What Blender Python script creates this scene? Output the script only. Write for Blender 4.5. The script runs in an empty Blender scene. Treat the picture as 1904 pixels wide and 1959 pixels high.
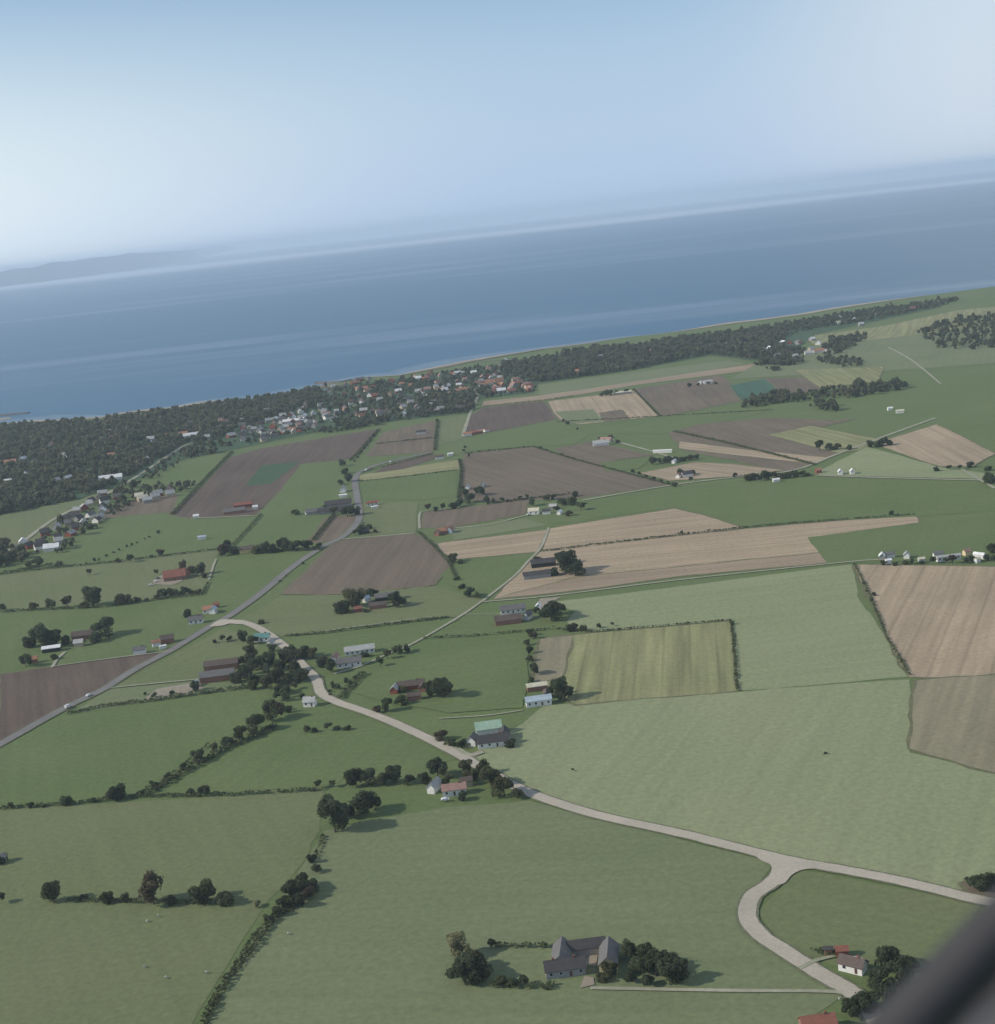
import bpy, math, random
import numpy as np
from mathutils import Vector, Matrix
R = math.radians
random.seed(7); rng = np.random.default_rng(11)
S = bpy.context.scene
COL = S.collection

# ------------------------------------------------------------------ camera
H = 300.0                      # flying height, m
FPX = 2690.0                   # focal length in units of a 1904 x 1959 picture
CX, CY = 952.0, 979.5
PITCH, ROLL = R(11.8), R(6.25)
fw = Vector((0, math.cos(PITCH), -math.sin(PITCH)))
up0 = Vector((0, math.sin(PITCH), math.cos(PITCH))); r0 = Vector((1, 0, 0))
RT = math.cos(ROLL)*r0 - math.sin(ROLL)*up0
UP = math.sin(ROLL)*r0 + math.cos(ROLL)*up0
CAM = Vector((0, 0, H))
cd = bpy.data.cameras.new("camera"); cam = bpy.data.objects.new("camera", cd); COL.objects.link(cam)
M = Matrix((RT, UP, -fw)).transposed().to_4x4(); M.translation = CAM
cam.matrix_world = M
cd.sensor_fit = 'VERTICAL'; cd.sensor_height = 24.0; cd.lens = 24.0*FPX/1959.0
cd.clip_start = 0.05; cd.clip_end = 200000
cd.dof.use_dof = True; cd.dof.focus_distance = 1500; cd.dof.aperture_fstop = cd.lens/3.2
S.camera = cam

# ------------------------------------------------------------------ sky, sun, exposure
SUN_EL, SUN_AZ = R(31), R(-95)        # azimuth from the view direction, minus = left
sd = Vector((math.sin(SUN_AZ)*math.cos(SUN_EL), math.cos(SUN_AZ)*math.cos(SUN_EL), math.sin(SUN_EL)))
W = bpy.data.worlds.new("World"); S.world = W; W.use_nodes = True
nt = W.node_tree; nt.nodes.clear()
sk = nt.nodes.new('ShaderNodeTexSky'); sk.sky_type = 'NISHITA'; sk.sun_disc = False
sk.sun_elevation = SUN_EL; sk.sun_rotation = SUN_AZ % (2*math.pi)
sk.altitude = 300; sk.air_density = 1.0; sk.dust_density = .6; sk.ozone_density = 3.0
bg = nt.nodes.new('ShaderNodeBackground'); bg.inputs[1].default_value = 0.105
wo = nt.nodes.new('ShaderNodeOutputWorld')
def wn(t, **k):
    o = nt.nodes.new(t)
    for a, b in k.items(): setattr(o, a, b)
    return o
def wrange(src, a, b, c, d, smooth=False):
    o = wn('ShaderNodeMapRange')
    if smooth: o.interpolation_type = 'SMOOTHSTEP'
    for i, x in enumerate((a, b, c, d)): o.inputs[i+1].default_value = x
    nt.links.new(src, o.inputs[0]); return o.outputs[0]
wtc = wn('ShaderNodeTexCoord'); wsp = wn('ShaderNodeSeparateXYZ'); nt.links.new(wtc.outputs['Generated'], wsp.inputs[0])
# hazy lower sky: whiter towards the horizon and towards the sun; right side whitened to imitate glare in the window
hf = wrange(wsp.outputs['Z'], 0.0, .22, .99, 0.0, True)
dt = wn('ShaderNodeVectorMath', operation='DOT_PRODUCT'); dt.inputs[1].default_value = sd; nt.links.new(wtc.outputs['Generated'], dt.inputs[0])
sg = wrange(dt.outputs['Value'], -.12, .42, 0.0, 1.0, True)
hc = wn('ShaderNodeMix', data_type='RGBA'); hc.inputs[6].default_value = (3.75, 4.95, 6.7, 1); hc.inputs[7].default_value = (7.4, 8.1, 8.4, 1); nt.links.new(sg, hc.inputs[0])
hm_ = wn('ShaderNodeMix', data_type='RGBA'); nt.links.new(hf, hm_.inputs[0]); nt.links.new(sk.outputs[0], hm_.inputs[6]); nt.links.new(hc.outputs[2], hm_.inputs[7])
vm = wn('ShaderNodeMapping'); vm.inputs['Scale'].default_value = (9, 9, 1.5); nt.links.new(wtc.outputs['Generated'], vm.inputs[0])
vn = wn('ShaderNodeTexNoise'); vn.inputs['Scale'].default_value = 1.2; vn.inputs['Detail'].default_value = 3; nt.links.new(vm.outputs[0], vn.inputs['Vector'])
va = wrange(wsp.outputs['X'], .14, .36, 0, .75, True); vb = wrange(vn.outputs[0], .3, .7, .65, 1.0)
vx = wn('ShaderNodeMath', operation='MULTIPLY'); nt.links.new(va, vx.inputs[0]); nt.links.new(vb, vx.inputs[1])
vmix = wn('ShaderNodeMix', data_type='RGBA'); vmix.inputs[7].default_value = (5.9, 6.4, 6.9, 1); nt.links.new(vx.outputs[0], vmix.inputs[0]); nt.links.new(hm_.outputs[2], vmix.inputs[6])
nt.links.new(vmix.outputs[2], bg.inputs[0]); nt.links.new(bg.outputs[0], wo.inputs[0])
sl = bpy.data.lights.new("sun", 'SUN'); sl.energy = 3.2; sl.angle = R(0.6); sl.color = (1, .92, .79)
so = bpy.data.objects.new("sun", sl); COL.objects.link(so)
so.rotation_euler = (-sd).to_track_quat('-Z', 'Y').to_euler(); so.location = (0, 0, 500)
S.view_settings.view_transform = 'Standard'; S.view_settings.look = 'None'
S.view_settings.exposure = 0.24; S.view_settings.gamma = 1.0
S.cycles.max_bounces = 6; S.cycles.volume_bounces = 2; S.cycles.transparent_max_bounces = 12

# ------------------------------------------------------------------ helpers
def P(u, v, z=0.0):
    """picture position (1904 x 1959) of a ground point -> where that point lies on the land"""
    d = fw + RT*((u-CX)/FPX) - UP*((v-CY)/FPX)
    t = (z-H)/d.z
    p = CAM + d*t
    return Vector((p.x, p.y, z))
def mpp(u, v):
    p = P(u, v); return (p-CAM).length/FPX
def tag(o, label=None, cat=None, group=None, kind=None):
    if label: o['label'] = label
    if cat: o['category'] = cat
    if group: o['group'] = group
    if kind: o['kind'] = kind
    return o
def link(o, parent=None):
    COL.objects.link(o)
    if parent is not None: o.parent = parent
    return o
def meshobj(name, verts, faces, mat, parent=None, mi=None, smooth=False):
    me = bpy.data.meshes.new(name); me.from_pydata([tuple(v) for v in verts], [], faces); me.update()
    if not isinstance(mat, (list, tuple)): mat = [mat]
    for m in mat: me.materials.append(m)
    if mi: me.polygons.foreach_set('material_index', mi)
    if smooth: me.polygons.foreach_set('use_smooth', [True]*len(faces))
    return link(bpy.data.objects.new(name, me), parent)
def npmesh(name, verts, quads, mat):
    me = bpy.data.meshes.new(name); n, q = len(verts), len(quads)
    me.vertices.add(n); me.vertices.foreach_set('co', np.asarray(verts, np.float32).ravel())
    me.loops.add(q*4); me.loops.foreach_set('vertex_index', np.asarray(quads, np.int32).ravel())
    me.polygons.add(q); me.polygons.foreach_set('loop_start', np.arange(0, q*4, 4, dtype=np.int32))
    me.polygons.foreach_set('loop_total', np.full(q, 4, np.int32)); me.update(calc_edges=True)
    me.materials.append(mat); return me
def empty(name, loc, rz=0.0):
    o = bpy.data.objects.new(name, None); o.empty_display_size = 1; link(o)
    o.location = loc; o.rotation_euler = (0, 0, rz); return o

def mat(name, c1, c2=None, scale=(0.02, 0.25), rough=0.9, stripe=None, c3=None, rand=0.0, amt=1.0, spec=0.2, metal=0.0, tram=0.0):
    """procedural surface: coarse mottling between c1 and c2, fine grain, optional rows (angle, period, strength)"""
    m = bpy.data.materials.new(name); m.use_nodes = True; n = m.node_tree; n.nodes.clear()
    L = n.links.new; N = n.nodes.new
    out = N('ShaderNodeOutputMaterial'); b = N('ShaderNodeBsdfPrincipled'); L(b.outputs[0], out.inputs[0])
    b.inputs['Roughness'].default_value = rough; b.inputs['Specular IOR Level'].default_value = spec
    b.inputs['Metallic'].default_value = metal
    c2 = c2 or tuple(x*0.7 for x in c1)
    tc = N('ShaderNodeNewGeometry')
    off = N('ShaderNodeMapping'); off.inputs['Location'].default_value = (random.uniform(0, 900), random.uniform(0, 900), 0); L(tc.outputs['Position'], off.inputs[0])
    n1 = N('ShaderNodeTexNoise'); n1.inputs['Scale'].default_value = scale[0]; n1.inputs['Detail'].default_value = 8; n1.inputs['Roughness'].default_value = .6
    n2 = N('ShaderNodeTexNoise'); n2.inputs['Scale'].default_value = scale[1]; n2.inputs['Detail'].default_value = 4; n2.inputs['Roughness'].default_value = .7
    L(off.outputs[0], n1.inputs['Vector']); L(off.outputs[0], n2.inputs['Vector'])
    r = N('ShaderNodeMapRange'); r.inputs[1].default_value = .35; r.inputs[2].default_value = .65; L(n1.outputs[0], r.inputs[0])
    mx = N('ShaderNodeMix'); mx.data_type = 'RGBA'; mx.inputs[6].default_value = (*c1, 1); mx.inputs[7].default_value = (*c2, 1)
    L(r.outputs[0], mx.inputs[0]); last = mx.outputs[2]
    r2 = N('ShaderNodeMapRange'); r2.inputs[1].default_value = .3; r2.inputs[2].default_value = .7
    r2.inputs[3].default_value = 1-.28*amt; r2.inputs[4].default_value = 1+.28*amt; L(n2.outputs[0], r2.inputs[0])
    v = N('ShaderNodeMix'); v.data_type = 'RGBA'; v.blend_type = 'MULTIPLY'; v.inputs[0].default_value = 1
    L(last, v.inputs[6]); L(r2.outputs[0], v.inputs[7]); last = v.outputs[2]
    if stripe:
        ang, per, st = stripe
        mp = N('ShaderNodeMapping'); mp.inputs['Rotation'].default_value = (0, 0, ang); L(tc.outputs['Position'], mp.inputs[0])
        m2 = N('ShaderNodeMapping'); m2.inputs['Scale'].default_value = (.006, .9/per, 1); L(mp.outputs[0], m2.inputs[0])
        w = N('ShaderNodeTexNoise'); w.inputs['Scale'].default_value = 1; w.inputs['Detail'].default_value = 3; w.inputs['Roughness'].default_value = .6; L(m2.outputs[0], w.inputs['Vector'])
        r3 = N('ShaderNodeMapRange'); r3.inputs[1].default_value = .3; r3.inputs[2].default_value = .7; r3.inputs[3].default_value = 1-1.6*st; r3.inputs[4].default_value = 1+1.6*st; L(w.outputs[0], r3.inputs[0])
        v2 = N('ShaderNodeMix'); v2.data_type = 'RGBA'; v2.blend_type = 'MULTIPLY'; v2.inputs[0].default_value = 1
        L(last, v2.inputs[6]); L(r3.outputs[0], v2.inputs[7]); last = v2.outputs[2]
        if tram:
            wv = N('ShaderNodeTexWave'); wv.bands_direction = 'Y'; wv.inputs['Scale'].default_value = .314/tram; wv.inputs['Distortion'].default_value = .0; L(mp.outputs[0], wv.inputs['Vector'])
            r5 = N('ShaderNodeMapRange'); r5.inputs[1].default_value = .0; r5.inputs[2].default_value = .05; r5.inputs[3].default_value = .84; r5.inputs[4].default_value = 1.0; L(wv.outputs['Fac'], r5.inputs[0])
            v4 = N('ShaderNodeMix'); v4.data_type = 'RGBA'; v4.blend_type = 'MULTIPLY'; v4.inputs[0].default_value = 1
            L(last, v4.inputs[6]); L(r5.outputs[0], v4.inputs[7]); last = v4.outputs[2]
    if rand:
        oi = N('ShaderNodeObjectInfo'); r4 = N('ShaderNodeMapRange'); r4.inputs[3].default_value = 1-rand; r4.inputs[4].default_value = 1+rand
        L(oi.outputs['Random'], r4.inputs[0])
        v3 = N('ShaderNodeMix'); v3.data_type = 'RGBA'; v3.blend_type = 'MULTIPLY'; v3.inputs[0].default_value = 1
        L(last, v3.inputs[6]); L(r4.outputs[0], v3.inputs[7]); last = v3.outputs[2]
    L(last, b.inputs['Base Color'])
    return m

#@@FIELDS
# ------------------------------------------------------------------ ground and fields
G0 = dict(
 G=((.108,.152,.052),(.128,.164,.062)), g=((.150,.182,.088),(.172,.194,.100)), o=((.158,.176,.082),(.135,.164,.070)),
 p=((.225,.258,.135),(.250,.272,.146)), t=((.055,.125,.085),(.06,.12,.075)), y=((.265,.255,.125),(.215,.225,.105)), e=((.255,.225,.145),(.220,.200,.125)),  # p, b and o partly lightened to put the window glare into their colour
 B=((.108,.078,.060),(.128,.096,.074)), b=((.385,.300,.200),(.325,.254,.172)), c=((.172,.134,.092),(.142,.112,.080)),
 s=((.300,.265,.205),(.26,.22,.165)), n=((.320,.250,.165),(.28,.215,.150)), d=((.060,.105,.050),(.05,.09,.045)))
GNAME = dict(G='grass_field', g='meadow', o='pasture', p='grass_field', t='crop_field', y='crop_field', e='bare_field', B='ploughed_field',
             b='stubble_field', c='bare_field', s='gravel_yard', n='stubble_field', d='meadow')
fm = {}; MN = dict(G='grass', g='meadow_grass', o='pasture_grass', p='glare_pale_grass', t='beet_leaves', y='ripening_crop', e='dry_earth', B='ploughed_earth', b='stubble', c='harrowed_earth', s='yard_gravel', n='straw_stubble', d='forest_floor')
def fmat(code, ang=0.0, per=6.0):
    key = (code, round(ang, 1), per)
    if key not in fm:
        st = {'G': .03, 'g': .03, 'o': .03, 'p': .035, 't': .08, 'y': .16, 'e': .1, 'B': .12, 'b': .10, 'c': .09, 's': 0, 'n': .1, 'd': .03}[code]
        fm[key] = mat(MN[code], *G0[code], scale=(random.uniform(.005, .012), .30), stripe=(ang, per, st) if st else None, tram=random.choice([18., 24., 21.]) if code in 'ytb' else 0.0, amt=.55)
    return fm[key]
COAST = [(-700,880),(-300,838),(0,812),(60,806),(150,802),(200,798),(235,790),(330,780),(385,770),(400,768),(480,765),(560,748),(610,738),(700,722),
 (760,718),(850,700),(900,690),(960,680),(1040,668),(1130,656),(1200,645),(1300,634),(1400,618),(1500,606),(1560,596),(1640,583),(1720,572),
 (1800,562),(1904,548),(2150,515),(2700,440)]
cp = [P(*q) for q in COAST]
# wiggle the shore a little
pts = []
for a, b_ in zip(cp[:-1], cp[1:]):
    k = max(1, int((b_-a).length/45))
    for i in range(k):
        q = a.lerp(b_, i/k); d = (b_-a).normalized(); nrm = Vector((-d.y, d.x, 0))
        pts.append(q + nrm*random.uniform(-6, 6))
pts.append(cp[-1])
land = [(-9000, pts[0].y-1500, 0)] + [tuple(p) for p in pts] + [(9000, pts[-1].y+2500, 0), (9000, -3000, 0), (-9000, -3000, 0)]
n = len(land); vs = list(land) + [(x, y, -6) for x, y, z in land]
ms_land = fmat('G')
g = meshobj('ground', vs, [list(range(n))[::-1]] + [(i, (i+1) % n, n+(i+1) % n, n+i) for i in range(n)], ms_land); tag(g, kind='structure')

# sea
def seamat():
    m = bpy.data.materials.new('sea_water'); m.use_nodes = True; n = m.node_tree; n.nodes.clear(); L = n.links.new; N = n.nodes.new
    out = N('ShaderNodeOutputMaterial'); b = N('ShaderNodeBsdfPrincipled'); L(b.outputs[0], out.inputs[0])
    geo = N('ShaderNodeNewGeometry'); mp = N('ShaderNodeMapping'); mp.inputs['Scale'].default_value = (.00018, .0016, 1); mp.inputs['Rotation'].default_value = (0, 0, R(-3))
    L(geo.outputs['Position'], mp.inputs[0])
    n1 = N('ShaderNodeTexNoise'); n1.inputs['Scale'].default_value = 1; n1.inputs['Detail'].default_value = 6; n1.inputs['Roughness'].default_value = .62; L(mp.outputs[0], n1.inputs['Vector'])
    r = N('ShaderNodeMapRange'); r.interpolation_type = 'SMOOTHSTEP'; r.inputs[1].default_value = .50; r.inputs[2].default_value = .72; L(n1.outputs[0], r.inputs[0])
    # pale belt far out: sky sheen and low mist painted into the water colour
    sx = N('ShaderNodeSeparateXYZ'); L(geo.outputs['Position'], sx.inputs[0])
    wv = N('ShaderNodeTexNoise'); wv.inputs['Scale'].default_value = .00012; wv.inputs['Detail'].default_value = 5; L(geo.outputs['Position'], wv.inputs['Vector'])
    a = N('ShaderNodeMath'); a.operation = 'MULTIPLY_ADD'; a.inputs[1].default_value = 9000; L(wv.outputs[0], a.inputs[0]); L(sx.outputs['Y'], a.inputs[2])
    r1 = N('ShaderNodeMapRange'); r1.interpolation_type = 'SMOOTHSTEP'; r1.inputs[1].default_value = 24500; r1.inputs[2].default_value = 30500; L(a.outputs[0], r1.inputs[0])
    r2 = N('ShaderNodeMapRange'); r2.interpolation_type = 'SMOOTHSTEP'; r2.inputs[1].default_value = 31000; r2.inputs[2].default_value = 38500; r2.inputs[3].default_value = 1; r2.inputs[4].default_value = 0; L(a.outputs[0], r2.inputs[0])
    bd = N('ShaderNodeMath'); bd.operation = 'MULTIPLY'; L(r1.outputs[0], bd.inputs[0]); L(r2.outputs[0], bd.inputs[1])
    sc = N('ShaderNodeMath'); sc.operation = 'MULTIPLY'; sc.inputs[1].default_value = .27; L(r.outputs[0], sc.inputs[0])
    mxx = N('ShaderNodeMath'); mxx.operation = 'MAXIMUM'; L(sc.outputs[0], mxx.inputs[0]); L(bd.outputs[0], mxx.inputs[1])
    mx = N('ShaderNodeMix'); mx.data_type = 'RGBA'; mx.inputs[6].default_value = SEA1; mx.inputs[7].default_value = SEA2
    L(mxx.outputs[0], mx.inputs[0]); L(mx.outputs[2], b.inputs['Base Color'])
    b.inputs['Roughness'].default_value = .38; b.inputs['IOR'].default_value = 1.33; b.inputs['Specular IOR Level'].default_value = .35
    bn = N('ShaderNodeTexNoise'); bn.inputs['Scale'].default_value = .12; bn.inputs['Detail'].default_value = 4; L(geo.outputs['Position'], bn.inputs['Vector'])
    bp = N('ShaderNodeBump'); bp.inputs['Strength'].default_value = .5; bp.inputs['Distance'].default_value = 1.2; L(bn.outputs[0], bp.inputs['Height']); L(bp.outputs[0], b.inputs['Normal'])
    return m
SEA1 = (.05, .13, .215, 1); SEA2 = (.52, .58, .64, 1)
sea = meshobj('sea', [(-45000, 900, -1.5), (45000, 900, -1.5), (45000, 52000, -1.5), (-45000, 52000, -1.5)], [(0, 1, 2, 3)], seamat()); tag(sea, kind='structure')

# shallows and beach: strips following the shore
def shore_strip(name, i0, i1, off0, off1, z, m):
    sel = [p for p in pts if i0 <= p.x <= i1]; v = []; f = []
    for k, p in enumerate(sel):
        a = sel[max(0, k-1)]; b_ = sel[min(len(sel)-1, k+1)]; d = (b_-a).normalized(); nr = Vector((-d.y, d.x, 0))
        j = math.sin(k*.7)*.25+math.sin(k*.23+1)*.35+1; ta = min(1, k/4, (len(sel)-1-k)/4)
        v += [p+nr*off0*ta+Vector((0, 0, z)), p+nr*off1*j*ta+Vector((0, 0, z))]
        if k: f.append((2*k-2, 2*k-1, 2*k+1, 2*k))
    return tag(meshobj(name, v, f, m), kind='structure')
shallow = mat('shallow_water', (.16,.23,.29), (.10,.18,.26), scale=(.012,.08), rough=.4, amt=.5)
sand = mat('beach_sand', (.42,.36,.28), (.33,.28,.21), scale=(.03,.3))
X = lambda u, v: P(u, v).x
shore_strip('shallow_water', X(-400,840), X(1300,634), -5, 75, -1.3, shallow)
shore_strip('beach', X(1250,640), X(1800,562), -22, 9, .9, sand)
shore_strip('beach', X(-400,798), X(560,748), -16, 9, .9, sand)
shore_strip('beach', X(640,733), X(1240,640), -12, 8, .9, sand)
shore_strip('shore_turf', X(640,733), X(1100,655), -34, -12, .9, mat('shore_turf', (.14,.15,.09),(.2,.18,.12)))

LAY = [0]
margin = mat('margin_grass', (.12,.125,.062), (.16,.155,.085), scale=(.05, .4))
def field(code, poly, ang=None, per=6.0, name=None):
    LAY[0] += 1; z = .006*LAY[0]
    ps = [P(*q) for q in poly]
    ar = sum(a.x*b_.y-b_.x*a.y for a, b_ in zip(ps, ps[1:]+ps[:1]))
    if ar < 0: ps = ps[::-1]
    if ang is None:
        e = max(zip(ps, ps[1:]+ps[:1]), key=lambda t: (t[1]-t[0]).length); d = e[1]-e[0]; ang = -math.atan2(d.y, d.x)
    v = []
    mv = []; wob = random.uniform(0, 6)
    for a, b_ in zip(ps, ps[1:]+ps[:1]):              # slightly irregular margins
        k = max(1, int((b_-a).length/11)); d = (b_-a).normalized(); nr = Vector((-d.y, d.x, 0))
        for i in range(k):
            q = a.lerp(b_, i/k) + nr*(0 if i == 0 else random.uniform(-.7, .7)+.8*math.sin(i*.31+wob))
            v.append(q + Vector((0, 0, z))); mv.append(q - nr*random.uniform(1.2, 3.2) + Vector((0, 0, z-.003)))
    if code in 'Bbcntye' and ar != 0: tag(meshobj('field_margin', mv, [list(range(len(mv)))], margin), kind='structure')
    o = meshobj(name or GNAME[code], v, [list(range(len(v)))], fmat(code, ang, per)); tag(o, kind='structure'); return o
FIELDS = [
 ('o',[(0,985),(90,965),(170,950),(215,935),(150,985),(60,1040),(0,1045)]),
 ('G',[(345,880),(440,862),(400,905),(370,935),(250,945),(225,935)]),
 ('c',[(215,965),(340,945),(330,980),(250,985),(170,998)]),
 ('B',[(440,875),(500,858),(725,820),(695,862),(660,882),(580,888),(545,930),(490,985),(360,992),(325,985),(400,920)]),
 ('d',[(500,890),(575,882),(520,925),(470,930)]),
 ('G',[(575,888),(672,878),(655,915),(630,960),(640,985),(590,1035),(520,1045),(440,1035),(500,975),(540,935)]),
 ('c',[(625,990),(680,985),(685,1000),(650,1035),(585,1040)]),
 ('G',[(150,1000),(330,990),(430,994),(488,990),(440,1040),(300,1062),(170,1078),(60,1090),(0,1092),(0,1062),(60,1072),(110,1050)]),
 ('o',[(0,1100),(200,1076),(415,1050),(412,1070),(400,1110),(385,1140),(200,1152),(0,1170)]),
 ('G',[(415,1072),(580,1065),(592,1075),(500,1140),(440,1172),(390,1160),(400,1120)]),
 ('G',[(0,1176),(150,1168),(388,1143),(420,1170),(340,1200),(300,1240),(110,1272),(0,1286)]),
 ('B',[(0,1290),(120,1272),(280,1252),(330,1248),(250,1292),(130,1357),(0,1424)]),
 ('o',[(330,1255),(430,1200),(500,1230),(480,1260),(400,1270),(380,1300),(210,1318)]),
 ('g',[(210,1318),(380,1303),(500,1310),(400,1325),(270,1345),(130,1368)]),
 ('s',[(275,1338),(300,1318),(385,1303),(388,1320),(340,1332)]),
 ('G',[(0,1432),(120,1370),(300,1350),(440,1325),(520,1310),(510,1370),(420,1430),(340,1480),(270,1520),(0,1545)]),
 ('G',[(290,1515),(420,1420),(560,1400),(700,1385),(760,1400),(880,1450),(800,1475),(700,1470),(640,1500),(400,1520),(290,1522)]),
 ('o',[(-250,1570),(0,1550),(400,1525),(620,1510),(612,1590),(590,1640),(500,1745),(440,1840),(360,1975),(300,2100),(-250,2100)]),
 ('g',[(620,1590),(700,1570),(850,1545),(1010,1532),(1150,1568),(1480,1650),(1430,1720),(1440,1790),(1620,1900),(1300,2100),(330,2100),(440,1850),(520,1750)]),
 ('o',[(1530,1665),(1880,1730),(1780,1850),(1640,1860),(1500,1812),(1450,1745)]),
 ('p',[(900,1445),(1000,1385),(1040,1350),(1400,1325),(1740,1300),(1740,1440),(1904,1480),(2200,1500),(2200,1800),(1860,1712),(1500,1636),(1200,1574),(1060,1530),(960,1480)]),
 ('p',[(1060,1152),(1630,1080),(1640,1140),(1700,1230),(1740,1295),(1410,1322),(1398,1188),(1110,1210),(1085,1190),(1100,1170)]),
 ('y',[(1045,1220),(1395,1188),(1410,1322),(1100,1348),(1035,1310)]),
 ('e',[(1035,1223),(1096,1216),(1085,1250),(1075,1295),(1022,1308)]),
 ('b',[(1635,1080),(1904,1085),(2200,1090),(2200,1290),(1740,1295),(1700,1220)]),
 ('e',[(1755,1302),(1904,1292),(2200,1290),(2200,1500),(1904,1478),(1740,1432)]),
 ('b',[(1035,1056),(1100,1044),(1540,1002),(1750,986),(1757,1000),(1545,1028),(1582,1076),(1300,1102),(1130,1126),(945,1146),(1000,1090)]),
 ('n',[(1100,1105),(1300,1085),(1568,1058),(1582,1076),(1300,1102),(1130,1126),(945,1146)]),
 ('b',[(1048,1012),(1290,973),(1340,984),(1424,1010),(1038,1052)]),
 ('b',[(822,1042),(1045,1014),(1030,1056),(872,1070),(845,1058)]),
 ('G',[(1100,962),(1280,932),(1560,912),(1904,930),(2200,940),(2200,965),(1904,978),(1760,988),(1540,1000),(1420,1008),(1340,982),(1290,971),(1050,1005),(1040,990)]),
 ('G',[(1545,1028),(1757,1002),(1904,985),(2200,975),(2200,1060),(1904,1060),(1690,1076),(1582,1078)]),
 ('c',[(890,868),(1020,855),(1100,880),(1280,926),(1110,953),(930,960),(882,955),(886,900)]),
 ('c',[(812,980),(930,966),(1010,955),(1005,983),(870,1008),(806,1010)]),
 ('g',[(860,1014),(1005,992),(1045,1005),(870,1034)]),
 ('o',[(692,962),(800,960),(797,1018),(692,1026)]),
 ('G',[(690,922),(875,900),(872,950),(800,957),(695,955)]),
 ('y',[(688,909),(730,902),(878,880),(878,898),(690,920)]),
 ('B',[(715,905),(750,886),(828,868),(832,878),(770,898)]),
 ('G',[(678,885),(700,880),(825,862),(750,882),(690,902)]),
 ('c',[(700,874),(722,848),(735,827),(832,805),(828,864)]),
 ('o',[(836,808),(886,795),(902,798),(882,840),(835,852)]),
 ('B',[(895,800),(925,780),(1040,768),(1065,802),(890,836)]),
 ('G',[(830,862),(890,838),(1065,805),(1095,816),(1280,797),(1400,790),(1480,785),(1280,830),(1130,830),(1100,850),(900,862),(880,872),(832,870)]),
 ('n',[(922,778),(925,768),(1030,757),(1450,695),(1440,708),(1220,736),(1050,765)]),
 ('g',[(1030,737),(1200,714),(1390,690),(1430,697),(1100,748),(1030,756)]),
 ('b',[(1050,768),(1215,748),(1262,796),(1110,812),(1080,808),(1060,790)]),
 ('g',[(1062,788),(1135,783),(1155,806),(1085,812)]), ('c',[(1148,790),(1188,784),(1205,802),(1158,807)]),
 ('c',[(1212,745),(1380,718),(1430,765),(1330,785),(1270,796),(1226,757)]),
 ('t',[(1395,738),(1462,725),(1497,755),(1422,768)]),
 ('c',[(1464,724),(1560,722),(1575,745),(1505,757)]),
 ('c',[(1280,828),(1340,812),(1470,800),(1600,805),(1640,800),(1500,835),(1600,868),(1540,895),(1500,903),(1400,880),(1310,862)]),
 ('b',[(1300,845),(1420,860),(1585,876),(1560,888),(1300,858)]),
 ('y',[(1470,832),(1550,815),(1690,842),(1640,862),(1600,866)]),
 ('y',[(1540,645),(1700,622),(1830,594),(1980,580),(1980,608),(1760,640),(1560,662)]),
 ('g',[(1560,662),(1760,640),(1980,610),(1980,690),(1700,710),(1500,720),(1400,725),(1440,700)]),
 ('y',[(1520,708),(1690,702),(1680,730),(1570,742)]),
 ('c',[(1060,860),(1130,845),(1250,872),(1180,880),(1160,893),(1110,883)]), ('G',[(1150,885),(1245,878),(1222,897),(1160,902)]),
 ('b',[(1225,905),(1330,885),(1400,888),(1500,900),(1400,912),(1280,920)]),
 ('b',[(1672,850),(1792,812),(1904,868),(1860,893),(1800,893)]),
 ('p',[(1560,905),(1660,855),(1800,895),(1904,908),(1904,918),(1570,909)]),
 ('c',[(640,1036),(790,1022),(830,1040),(862,1082),(830,1120),(640,1137),(540,1137),(590,1090)]),
 ('G',[(870,1075),(1025,1060),(1000,1090),(930,1150),(860,1120),(840,1100)]),
 ('o',[(450,1190),(540,1140),(640,1139),(830,1122),(930,1150),(880,1180),(700,1198),(540,1218)]),
 ('G',[(560,1236),(700,1214),(880,1185),(790,1232),(735,1252),(620,1268)]),
 ('G',[(740,1265),(1010,1222),(1012,1300),(1000,1355),(860,1365),(740,1345),(672,1325)]),
 ('s',[(1096,1822),(1146,1818),(1140,1850),(1112,1848)]), ('s',[(1110,1892),(1118,1868),(1136,1872),(1138,1885)]),
 ('s',[(292,1112),(320,1095),(350,1112),(330,1120),(295,1118)]), ('s',[(605,1298),(618,1296),(622,1322),(612,1326)]),
 ('s',[(1025,1168),(1034,1146),(1075,1143),(1060,1150),(1045,1170)]), ('s',[(893,1445),(922,1436),(926,1440),(905,1452)]),
 ('c',[(1840,1690),(1880,1682),(1904,1700),(1904,1730),(1860,1715)]),
]
for c, poly in FIELDS: field(c, poly)
# tree floor of the coastal wood
WOOD = [(-350,850),(0,818),(200,803),(400,775),(560,753),(650,737),(780,722),(900,702),(1020,690),(1110,672),(1300,648),(1450,628),(1550,612),(1640,598),(1800,575),
 (1800,588),(1560,640),(1500,688),(1440,690),(1360,680),(1200,710),(1030,734),(1020,752),(912,764),(900,790),(735,808),(600,828),(450,860),(350,880),(270,915),(150,955),(0,985),(-350,1060)]
field('d', WOOD, name='woodland_floor')

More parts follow.
